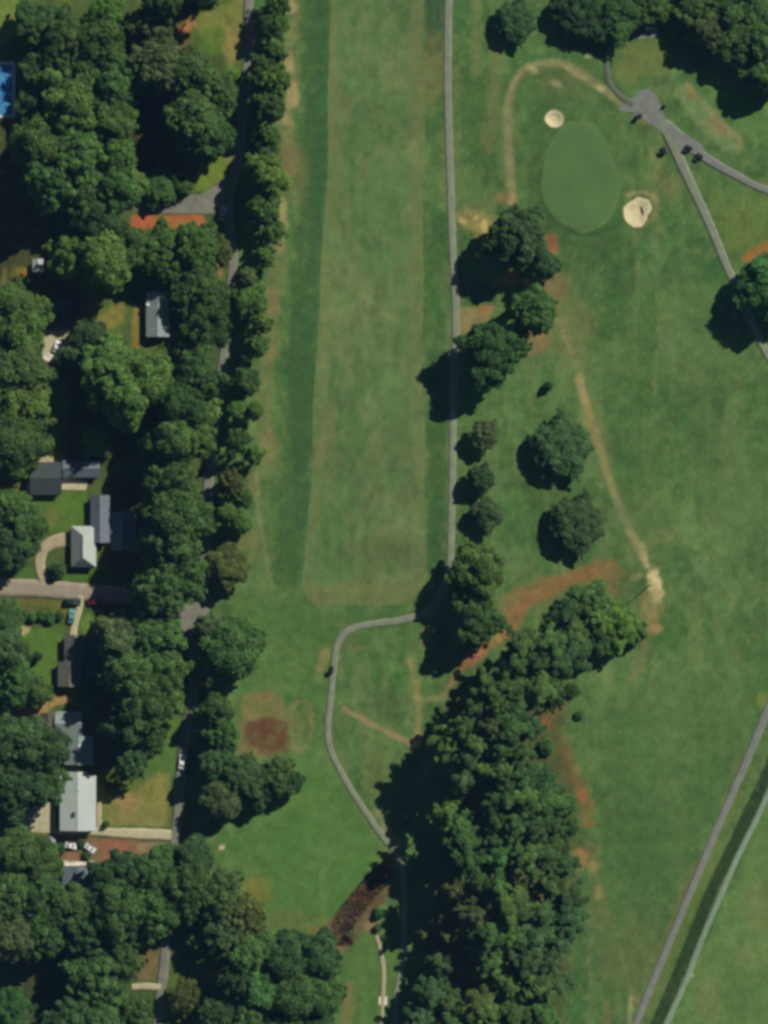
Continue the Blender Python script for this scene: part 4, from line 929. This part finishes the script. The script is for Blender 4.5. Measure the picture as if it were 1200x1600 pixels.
plant('shrub', 1038, 166, 3.5, 1.5, 'd', 'tiny shrub right of the asphalt apron', G5)

# ---- the pine grove
G6 = 'pines of the long grove'
grove = [('broad', 962, 982, 32, 11, 'y', 'bright yellow green tree at the right tip of the grove'),
 ('broad', 918, 944, 32, 11, 'm', 'tree at the top of the grove beside the red earth band'),
 ('broad', 992, 986, 18, 8, 'm', 'low green tree right of the bright yellow green one'),
 ('broad', 934, 1002, 20, 12, 'm', 'tree just left of the bright yellow green one'),
 ('shrub', 855, 1166, 15, 4.0, 'b', 'vivid green bush by the red earth on the right side of the grove'),
 ('shrub', 884, 1258, 20, 5.0, 'b', 'larger vivid green bush beside the red streak right of the grove'),
 ('shrub', 893, 1290, 14, 4.0, 'm', 'dull bush just below the larger vivid bush right of the grove'),
 ('shrub', 905, 1118, 8, 2.0, 'm', 'small bush on open grass right of the upper grove'),
 ('shrub', 895, 1078, 13, 3.0, 'm', 'low bush at the right foot of the upper grove'),
 ('shrub', 592, 1428, 10, 3.0, 'b', 'small bush between the creek and the shaded cart path'),
 ('shrub', 590, 1450, 7, 2.2, 'm', 'smaller bush just below the one between creek and shaded path'),
 ('shrub', 548, 1462, 8, 1.6, 'o', 'brownish low bush at the lower end of the creek bank')]
for a in grove: plant(*a, group='trees and bushes round the grove')
pines = [(880, 962, 26, 18, 'd'), (902, 986, 26, 14, 'm'), (936, 966, 22, 11, 'l'), (862, 1000, 30, 20, 'm'), (816, 1004, 22, 20, 'm'), (900, 1022, 22, 15, 'd'), (872, 1042, 27, 18, 'm'), (836, 1030, 20, 21, 'd'), (808, 1042, 22, 22, 'm'), (842, 1078, 28, 20, 'm'),
 (798, 1070, 22, 23, 'm'), (762, 1072, 22, 23, 'm'), (866, 1084, 20, 16, 'd'), (778, 1098, 21, 24, 'l'), (740, 1112, 21, 23, 'm'), (812, 1112, 24, 22, 'd'), (768, 1130, 22, 24, 'p'), (722, 1136, 20, 23, 'm'), (798, 1142, 24, 24, 'm'), (826, 1140, 18, 19, 'd'),
 (704, 1166, 22, 24, 'l'), (748, 1160, 22, 24, 'm'), (780, 1172, 24, 25, 'm'), (812, 1178, 24, 22, 'm'), (726, 1186, 20, 24, 'd'), (756, 1198, 20, 25, 'l'), (720, 1216, 23, 24, 'p'), (788, 1208, 25, 25, 'm'), (824, 1212, 24, 22, 'd'), (848, 1216, 21, 18, 'b'),
 (756, 1236, 20, 24, 'm'), (786, 1246, 23, 25, 'm'), (816, 1250, 22, 24, 'l'), (850, 1252, 24, 19, 'm'), (704, 1268, 20, 24, 'l'), (774, 1276, 22, 25, 'm'), (728, 1300, 28, 24, 'b'), (800, 1286, 24, 25, 'm'), (836, 1290, 26, 22, 'd'), (868, 1300, 24, 19, 'm'),
 (768, 1310, 20, 25, 'd'), (776, 1340, 27, 25, 'b'), (736, 1342, 23, 24, 'm'), (818, 1334, 26, 25, 'm'), (852, 1336, 25, 22, 'm'), (880, 1352, 24, 18, 'm'), (708, 1386, 23, 23, 'o'), (744, 1374, 22, 25, 'm'), (782, 1376, 22, 25, 'm'), (862, 1380, 24, 20, 'm'),
 (796, 1412, 30, 25, 'l'), (742, 1424, 19, 24, 'p'), (892, 1402, 22, 16, 'd'), (848, 1428, 25, 21, 'd'), (884, 1438, 24, 17, 'd'), (762, 1458, 29, 25, 'm'), (796, 1464, 21, 25, 'l'), (834, 1466, 27, 22, 'd'), (872, 1470, 26, 18, 'd'),
 (770, 1508, 30, 24, 'm'), (818, 1504, 28, 23, 'd'), (858, 1506, 26, 19, 'd'), (792, 1540, 26, 24, 'm'), (838, 1540, 28, 21, 'm'), (872, 1538, 20, 16, 'd'), (750, 1572, 29, 23, 'l'), (806, 1580, 28, 23, 'm'), (848, 1582, 26, 20, 'm'), (708, 1566, 18, 17, 'm'), (672, 1548, 26, 16, 'd'), (660, 1592, 26, 16, 'd'), (690, 1510, 20, 15, 'd'), (708, 1604, 26, 20, 'm'), (780, 1612, 26, 22, 'm')]
def side(i, x, y):
    near = sorted(((q, k) for k, q in enumerate(pines) if abs(q[1] - y) < 16), key=lambda t: t[0][0])
    order = [k for _, k in near]; pos = order.index(i)
    return 'leftmost' if pos == 0 else 'rightmost' if pos == len(order) - 1 else f'{ordn[pos]} from the left'
ys_sorted = sorted(range(len(pines)), key=lambda i: pines[i][1]); rank = {i: n for n, i in enumerate(ys_sorted)}
def ordw(n):
    if n < 25: return ordn[n]
    k = n + 1; return f"{k}{'th' if 10 <= k % 100 <= 20 else {1: 'st', 2: 'nd', 3: 'rd'}.get(k % 10, 'th')}"
for i, (x, y, r, h, t) in enumerate(pines):
    n = rank[i]
    where = f'{ordw(n)} from the top' if n < 36 else f'{ordw(len(pines) - 1 - n)} from the bottom'
    q_ = random.Random(i * 31 + 9); plant('pine', x + q_.uniform(-5, 5), y + q_.uniform(-5, 5), r * q_.uniform(.92, 1.45), h * q_.uniform(.84, 1.08), t, f'{tw[t]} grove pine, {where}, {side(i, x, y)} at that level', G6)

# leafless snag by the bare sand, with its long thin shadow
sx, sy = W(1012, 916); sz = hz(1012, 916)
snag = empty('dead_tree', (sx, sy, sz)); tag(snag, 'thin leafless dead tree beside the bare sand, right of the grove', 'dead tree')
bm = bmesh.new(); pts = [(0, 0, -.2), (.1, .0, 2.5), (-.1, .2, 5), (.3, .5, 7.5), (.1, .9, 9.5)]
for k in range(4): add_cyl(bm, pts[k], pts[k + 1], .26 - .05 * k, .21 - .05 * k, 7, True)
bm_obj('trunk', bm, M['deadwood'], snag)
for k, (b, e) in enumerate((((0, .1, 4), (1.3, .9, 5.2)), ((.1, .3, 6), (-1.0, -.4, 7.2)), ((.3, .5, 7.5), (1.2, -.1, 8.8)))):
    bm = bmesh.new(); add_cyl(bm, b, e, .09, .03, 5, True); bm_obj('limb', bm, M['deadwood'], snag)

# ------------------------------------------------------------------ houses
def slabmesh(name, quad, th, mat, parent):
    q = [Vector(p) for p in quad]; n = (q[1] - q[0]).cross(q[2] - q[0]).normalized()
    if n.z < 0: q.reverse(); n = -n
    k = len(q); V = q + [p - Vector((0, 0, th)) for p in q]
    F = [tuple(range(k)), tuple(range(2 * k - 1, k - 1, -1))] + [(i, i + k, (i + 1) % k + k, (i + 1) % k) for i in range(k)]
    return mesh_obj(name, V, F, mat, parent)
def house(name, label, rects, wall_mat, roof_mat, cat='house', wall_h=2.8, extras=()):
    """rects: (x0,y0,x1,y1, axis 'v'/'h', ridge rise, hip 0..1, wall_h, roof material or None) in photograph pixels (eaves outline)"""
    x0 = min(r[0] for r in rects); x1 = max(r[2] for r in rects); y0 = min(r[1] for r in rects); y1 = max(r[3] for r in rects)
    cx, cy = W((x0 + x1) / 2, (y0 + y1) / 2, 4); gz = hz((x0 + x1) / 2, (y0 + y1) / 2)
    root = empty(name, (cx, cy, gz)); tag(root, label, cat)
    for ri, (a0, b0, a1, b1, ax, rise, hip, wh, rm) in enumerate(rects):
        rm = rm or roof_mat
        X0, Y1 = (a0 - (x0 + x1) / 2) * S, ((y0 + y1) / 2 - b0) * S; X1, Y0 = (a1 - (x0 + x1) / 2) * S, ((y0 + y1) / 2 - b1) * S
        ov = 0.45; w0, w1, u0, u1 = X0 + ov, X1 - ov, Y0 + ov, Y1 - ov
        bm = bmesh.new(); add_box(bm, ((w0 + w1) / 2, (u0 + u1) / 2, wh / 2 + .1), (w1 - w0, u1 - u0, wh - .1)); bm_obj('wall', bm, wall_mat, root)
        bm = bmesh.new(); add_box(bm, ((w0 + w1) / 2, (u0 + u1) / 2, -0.15), (w1 - w0 + .2, u1 - u0 + .2, .6)); bm_obj('foundation', bm, M['concrete'], root)
        zE, zR = wh + .12 + ri * .03, wh + .12 + rise + ri * .03
        if ax == 'v':
            mx = (X0 + X1) / 2; h = hip * (X1 - X0) / 2; rA, rB = Vector((mx, Y1 - h, zR)), Vector((mx, Y0 + h, zR))
            sl = [[(X0, Y0, zE), (X0, Y1, zE), rA, rB], [(X1, Y0, zE), (X1, Y1, zE), rA, rB]]
            if hip: sl += [[(X0, Y1, zE), (X1, Y1, zE), rA], [(X0, Y0, zE), (X1, Y0, zE), rB]]
            gab = [[(w0, u1, wh), (w1, u1, wh), (mx, u1, zR - .15)], [(w0, u0, wh), (w1, u0, wh), (mx, u0, zR - .15)]]
        else:
            my = (Y0 + Y1) / 2; h = hip * (Y1 - Y0) / 2; rA, rB = Vector((X0 + h, my, zR)), Vector((X1 - h, my, zR))
            sl = [[(X0, Y0, zE), (X1, Y0, zE), rB, rA], [(X0, Y1, zE), (X1, Y1, zE), rB, rA]]
            if hip: sl += [[(X0, Y0, zE), (X0, Y1, zE), rA], [(X1, Y0, zE), (X1, Y1, zE), rB]]
            gab = [[(w0, u0, wh), (w0, u1, wh), (w0, my, zR - .15)], [(w1, u0, wh), (w1, u1, wh), (w1, my, zR - .15)]]
        for s_ in sl: slabmesh('roof_slope', s_, .14, rm, root)
        if not hip:
            for g in gab: mesh_obj('gable', g, [(0, 1, 2)], wall_mat, root)
        bm = bmesh.new(); add_cyl(bm, rA + Vector((0, 0, .03)), rB + Vector((0, 0, .03)), .10, .10, 6); bm_obj('ridge_cap', bm, rm, root)
        # doors and windows on the walls
        for k, yy in enumerate(np.linspace(u0 + 1.6, u1 - 1.6, max(2, int((u1 - u0) / 4)))):
            for xx in (w0, w1):
                sg = -1 if xx == w0 else 1
                bm = bmesh.new(); add_box(bm, (xx + sg * .02, yy, 1.6), (.06, 1.2, 1.2)); f = bm_obj('window', bm, M['trim'], root)
                bm = bmesh.new(); add_box(bm, (xx + sg * .055, yy, 1.6), (.03, 1.02, 1.02)); bm_obj('pane', bm, M['glass'], f)
        if ri == 0:
            bm = bmesh.new(); add_box(bm, ((w0 + w1) / 2, u0 - .03, 1.15), (.95, .08, 2.1)); d = bm_obj('door', bm, M['door'], root)
            bm = bmesh.new(); add_box(bm, ((w0 + w1) / 2 + .35, u0 - .1, 1.1), (.06, .06, .12)); bm_obj('handle', bm, M['steel'], d)
    for (nm, ex, ey, ez, sxx, syy, szz, mm) in extras:
        bm = bmesh.new(); add_box(bm, ((ex - (x0 + x1) / 2) * S, ((y0 + y1) / 2 - ey) * S, ez), (sxx, syy, szz), bevel=.02); bm_obj(nm, bm, mm, root)
    return root
house('house', 'house with a broad pale grey metal roof beside the concrete parking pad', [(93.5, 1212, 150, 1298, 'v', 1.8, 0, 3.8, None), (104, 1206, 138, 1222, 'v', 1.2, 0, 3.6, None)], M['wall_w'], M['metal_pale'],
      extras=[('roof_vent', 116, 1272, 5.5, .8, 1.4, .7, M['roof_dk']), ('roof_vent', 123, 1235, 5.6, .4, .4, .6, M['steel'])])
house('house', 'pale hipped roof house with a blue grey rear wing above the side road', [(111, 822, 150, 886, 'v', 3.4, 0.75, 2.8, M['roof_lt']), (141, 774, 171, 848, 'v', 1.9, 0, 2.7, M['roof_blue'])], M['wall_b'], M['roof_lt'],
      extras=[('chimney', 131, 863, 5.2, .8, .8, 1.6, M['wall_w'])])
house('house', 'long narrow brown grey roofed house below the side road', [(100, 992, 132, 1036, 'v', 1.7, 0, 2.7, None), (90, 1034, 126, 1073, 'v', 1.8, 0, 2.7, None)], M['wall_b'], M['roof_br'],
      extras=[('chimney', 126, 1020, 4.4, .7, .7, 1.4, M['wall_b'])])
house('house', 'angled house with grey green roofs above the pale metal roof', [(100, 1150, 145, 1195, 'v', 1.8, 0, 2.8, None), (86, 1112, 128, 1150, 'h', 1.6, 0, 2.8, None)], M['wall_g'], M['roof_gr'],
      extras=[('roof_vent', 124, 1165, 4.75, .7, .7, .5, M['trim']), ('roof_vent', 118, 1172, 4.6, .8, .8, .5, M['roof_dk'])])
house('shed', 'small dark brown roofed shed left of the grey green roofs', [(62, 1114, 87, 1141, 'v', 1.0, 0, 2.4, None)], M['wall_w'], M['roof_dkbr'], 'shed')
house('house', 'square charcoal roofed house above the yard lawn', [(47, 722, 96, 773, 'h', 1.8, 0, 2.8, None)], M['wall_w'], M['roof_dk'], extras=[('porch_slab', 52, 724, .3, 1.6, 1.6, .5, M['patio']), ('porch_slab', 46, 764, .2, 2.0, 2.4, .3, M['patio'])])
house('house', 'shaded blue grey roofed house right of the square charcoal roof', [(98, 719, 156, 746, 'h', 1.5, 0, 2.7, None)], M['wall_g'], M['roof_blue'])
house('house', 'long grey roofed house in deep shade near the lane', [(228, 456, 264, 526, 'v', 1.7, 0, 2.8, None)], M['wall_w'], M['roof_gr'], extras=[('roof_vent', 231, 476, 3.4, .9, .9, .7, M['trim'])])
house('house', 'small slate roof under the wood below the brick yard', [(97, 1354, 146, 1390, 'v', 1.5, 0, 2.6, None)], M['wall_w'], M['roof_blue'])
house('shed', 'small pale green roofed shed in the shaded yard above the concrete pad', [(50, 404, 67, 424, 'v', .8, 0, 2.2, M['roof_lt'])], M['wall_w'], M['roof_lt'], 'shed')
house('house', 'dark house roof hidden in shade above the concrete pad', [(68, 470, 112, 512, 'h', 1.6, 0, 2.7, None)], M['wall_b'], M['roof_dk'])  # charcoal roof colour stands in for the deep shade here
house('house', 'shaded roof right of the pale hipped roof, under the tree row', [(172, 800, 212, 860, 'v', 1.6, 0, 2.7, None)], M['wall_w'], M['roof_blue'])
house('house', 'shaded dark roof between brown grey and grey green roofs', [(132, 1004, 172, 1056, 'v', 1.6, 0, 2.7, None)], M['wall_b'], M['roof_dk'])

# pool
pr = empty('swimming_pool', (*W(-5, 140), hz(0, 140))); tag(pr, 'bright blue swimming pool cut by the left edge', 'swimming pool')
mesh_obj('water', [(-5, -8, -.12), (5, -8, -.12), (5, 8, -.12), (-5, 8, -.12)], [(0, 1, 2, 3)], M['pool'], pr)
for nm, c, s_ in (('coping', (5.35, 0, .05), (.7, 17.4, .3)), ('coping', (-5.35, 0, .05), (.7, 17.4, .3)), ('coping', (0, 8.35, .055), (10, .7, .3)), ('coping', (0, -8.35, .055), (10, .7, .3))):
    bm = bmesh.new(); add_box(bm, c, s_, bevel=.03); bm_obj(nm, bm, M['pool_shell'], pr)
bm = bmesh.new(); add_box(bm, (0, 0, -1.0), (10.2, 16.2, 1.4)); bm_obj('basin', bm, M['pool_shell'], pr).location.z = -.2

# ------------------------------------------------------------------ vehicles
def make_car(px, py, ang, paint, label, van=False, L=4.5, Wd=1.8):
    root = empty('parked_car', (*W(px, py, 1), hz(px, py) + .18), ang); tag(root, label, 'car', 'parked cars')
    prof = [(-.5, .35), (-.5, .78), (-.43, .92), (-.30, .95), (-.20, 1.42), (-.10, 1.5), (.10, 1.48), (.24, 1.02), (.40, .92), (.49, .74), (.5, .38)] if not van else [(-.5, .35), (-.5, 1.0), (-.49, 1.6), (-.45, 1.72), (-.1, 1.76), (.18, 1.70), (.30, 1.15), (.42, 1.0), (.49, .8), (.5, .38)]
    V, F = [], []; n = len(prof)
    for s_, k in ((-1, 0), (-1, 1), (1, 1), (1, 0)):
        for (u, z) in prof:
            inset = (.0 if z < 1.0 else .16 * (z - 1) / .5) + (.10 * k if False else 0)
            half = Wd / 2 - inset - (0 if k == 0 else .12)
            V.append((u * L * (1 if k == 0 else .985), s_ * half, z - (.05 if k == 0 else 0)))
    for st in range(3):
        for i in range(n - 1): F.append((st * n + i, st * n + i + 1, (st + 1) * n + i + 1, (st + 1) * n + i))
    F.append(tuple(range(n))); F.append(tuple(range(4 * n - 1, 3 * n - 1, -1))); F.append((0, n, 2 * n, 3 * n)); F.append((n - 1, 4 * n - 1, 3 * n - 1, 2 * n - 1))
    b = mesh_obj('body', V, F, paint, root, True)
    q = .5 * Wd - .30
    zz = lambda u: np.interp(u, [p[0] for p in prof], [p[1] for p in prof])
    def glass(nm, u0, u1):
        mesh_obj(nm, [(u0 * L, -q, zz(u0) + .012), (u1 * L, -q, zz(u1) + .012), (u1 * L, q, zz(u1) + .012), (u0 * L, q, zz(u0) + .012)], [(0, 1, 2, 3)], M['glass'], root)
    if van: glass('windscreen', .19, .29)
    else: glass('windscreen', .115, .235); glass('rear_window', -.295, -.205)
    for s_ in (-1, 1):
        t0, t1 = (-.18, .10) if not van else (-.45, .16)
        yb, yt = s_ * (Wd / 2 - .03 + .0), s_ * (Wd / 2 - .155)
        mesh_obj('side_window', [(t0 * L, yb, 1.05), ((t1 + .08) * L, yb, 1.05), (t1 * L, yt, 1.38), (t0 * L, yt, 1.38)], [(0, 1, 2, 3)], M['glass'], root)
        for u in (-.31, .31):
            bm = bmesh.new(); add_cyl(bm, (u * L, s_ * (Wd / 2 - .22), .16), (u * L, s_ * (Wd / 2 + .01), .16), .34, .34, 14); wv = bm_obj('wheel', bm, M['tyre'], root)
            bm = bmesh.new(); add_cyl(bm, (u * L, s_ * (Wd / 2 + .005), .16), (u * L, s_ * (Wd / 2 + .03), .16), .2, .18, 10); bm_obj('rim', bm, M['rim'], wv)
        bm = bmesh.new(); add_box(bm, (.478 * L, s_ * (Wd / 2 - .32), .70), (.14, .36, .14), bevel=.02); bm_obj('headlight', bm, M['lamp'], root)
        bm = bmesh.new(); add_box(bm, (-.495 * L, s_ * (Wd / 2 - .30), .72), (.08, .30, .16), bevel=.02); bm_obj('tail_light', bm, M['tail'], root)
        bm = bmesh.new(); add_box(bm, (.15 * L, s_ * (Wd / 2 + .08), 1.05), (.12, .16, .12), bevel=.02); bm_obj('mirror', bm, paint, root)
    return root
make_car(284.5, 1191, math.radians(82), M['car_white'], 'white car on the lane right of the dry tan yard')
make_car(148, 940, math.radians(4), M['car_red'], 'dark red car in shade at the end of the side road')
make_car(114, 940, math.radians(2), M['car_green'], 'dark green car parked on the lower verge of the side road', True, 4.9, 2.0)
make_car(112, 963, math.radians(82), M['car_teal'], 'teal car on the driveway above the brown grey roof')
make_car(111, 1321, math.radians(-10), M['car_white'], 'left of the two white cars on the brick red yard', L=3.9)
make_car(141, 1325, math.radians(-35), M['car_white'], 'right of the two white cars on the brick red yard', L=3.7)
make_car(89, 542, math.radians(70), M['car_white'], 'white car on the concrete pad near the left edge', L=3.8)
make_car(348, 334, math.radians(75), M['car_grey'], 'silver car in tree shade at the lane turning')
make_car(75, 1312, math.radians(0), M['car_grey'], 'silver car in shade below the concrete parking pad')

def make_cart(px, py, ang, label):
    root = empty('golf_cart', (*W(px, py, 1), hz(px, py) + .12), ang); tag(root, label, 'golf cart', 'golf carts beside the paths')
    bm = bmesh.new(); add_box(bm, (0, 0, .42), (2.3, 1.15, .22), bevel=.06); add_box(bm, (.92, 0, .68), (.5, 1.05, .42), .8, .08); add_box(bm, (-.62, 0, .64), (.85, 1.1, .34), .95, .06); bm_obj('body', bm, M['cart_dark'], root)
    bm = bmesh.new(); add_box(bm, (-.35, 0, .86), (.5, 1.05, .14), bevel=.05); bm_obj('seat', bm, M['cart_seat'], root)
    bm = bmesh.new(); add_box(bm, (-.64, 0, 1.12), (.12, 1.05, .42), bevel=.05); bm_obj('backrest', bm, M['cart_seat'], root)
    bm = bmesh.new(); add_box(bm, (-.02, 0, 1.86), (1.75, 1.25, .10), .94, .04); bm_obj('roof', bm, M['cart_dark'], root)
    for u, u2 in ((.72, .55), (-.78, -.7)):
        for s_ in (-1, 1):
            bm = bmesh.new(); add_cyl(bm, (u, s_ * .5, .7), (u2, s_ * .52, 1.84), .025, .025, 6); bm_obj('post', bm, M['cart_black'], root)
    for u in (-.75, .78):
        for s_ in (-1, 1):
            bm = bmesh.new(); add_cyl(bm, (u, s_ * .42, .12), (u, s_ * .62, .12), .24, .24, 12); bm_obj('wheel', bm, M['tyre'], root)
    bm = bmesh.new(); add_cyl(bm, (.5, .25, .85), (.3, .25, 1.08), .02, .02, 6); add_cyl(bm, (.31, .25, 1.06), (.28, .25, 1.10), .17, .17, 12); bm_obj('steering_wheel', bm, M['cart_black'], root)
    for s_ in (-1, 1):
        bm = bmesh.new(); add_cyl(bm, (-1.05, s_ * .27, .5), (-1.2, s_ * .27, 1.35), .13, .15, 9); bm_obj('golf_bag', bm, M['bag'], root)
make_cart(998, 182, math.radians(25), 'dark golf cart at the lower left rim of the asphalt apron')
make_cart(1037, 235, math.radians(110), 'dark golf cart left of the path fork, by the worn patch')
make_cart(1076, 231, math.radians(150), 'upper dark golf cart of the pair on the right hand path')
make_cart(1093, 244, math.radians(145), 'lower dark golf cart of the pair on the right hand path')
make_cart(518, 1047, math.radians(80), 'dark golf cart on the cart path below the end of the fairway')

# ------------------------------------------------------------------ green tuft band and dead brush (uncountable)
def tufts(name, pts, width, n, h, mat, seed, blade=0.16):
    P = spline(pts, 3); T = np.gradient(P, axis=0); T /= np.linalg.norm(T, axis=1)[:, None]; Nn = np.stack([-T[:, 1], T[:, 0]], 1)
    r = np.random.RandomState(seed); i = r.randint(0, len(P), n); u = (r.rand(n) - .5) * width + r.randn(n) * .5
    Q = P[i] + Nn[i] * u[:, None] + T[i] * r.rand(n)[:, None] * 3
    x, y = (Q[:, 0] - 600) * S, (800 - Q[:, 1]) * S; z = height(x, y); a = r.rand(n) * 6.28; d = np.stack([np.cos(a), np.sin(a), 0 * a], 1)
    b = np.stack([x, y, z], 1); hh = h * (.6 + .7 * r.rand(n)); lean = r.randn(n, 3) * .25 * h; lean[:, 2] = 0
    V = np.stack([b - d * blade, b + d * blade, b + lean + np.stack([0 * a, 0 * a, hh], 1)], 1).reshape(-1, 3)
    me = np_mesh(name, V, np.arange(n * 3).reshape(-1, 3), mat, smooth=False); o = bpy.data.objects.new(name, me); C.objects.link(o); return o
tag(tufts('green_tufts', [(1226, 1150), (1196, 1215), (1172, 1267), (1140, 1332), (1108, 1400), (1082, 1466), (1055, 1533), (1026, 1600), (1006, 1650)], 18, 19000, 0.14, M['tuft_green'], 4, 0.12), 'dark green band of tufts along the straight pale path', 'tall grass', kind='stuff')  # dark green band: short tufts over a darker painted strip
tag(tufts('dead_brush', [(604, 1356), (578, 1388), (550, 1422), (536, 1446), (536, 1474)], 34, 2600, 0.9, M['brush'], 9, 0.14), 'brown dead brush filling the shallow creek bed', 'brush', kind='stuff')

# ------------------------------------------------------------------ the air between the ground and the high camera
bm = bmesh.new(); add_box(bm, (0, 0, 708), (9000, 9000, 1424))
hz_o = bm_obj('haze', bm, None); tag(hz_o, 'thin blue summer haze over the whole landscape', 'haze', kind='stuff')
hm = bpy.data.materials.new('haze_air'); hm.use_nodes = True; hn = hm.node_tree; hn.nodes.clear()
ho = hn.nodes.new('ShaderNodeOutputMaterial'); pv = hn.nodes.new('ShaderNodeVolumePrincipled')
pv.inputs['Color'].default_value = (0.26, 0.54, 1.0, 1); pv.inputs['Density'].default_value = 0.000021; pv.inputs['Anisotropy'].default_value = 0.0
hn.links.new(pv.outputs[0], ho.inputs['Volume']); hz_o.data.materials.append(hm)
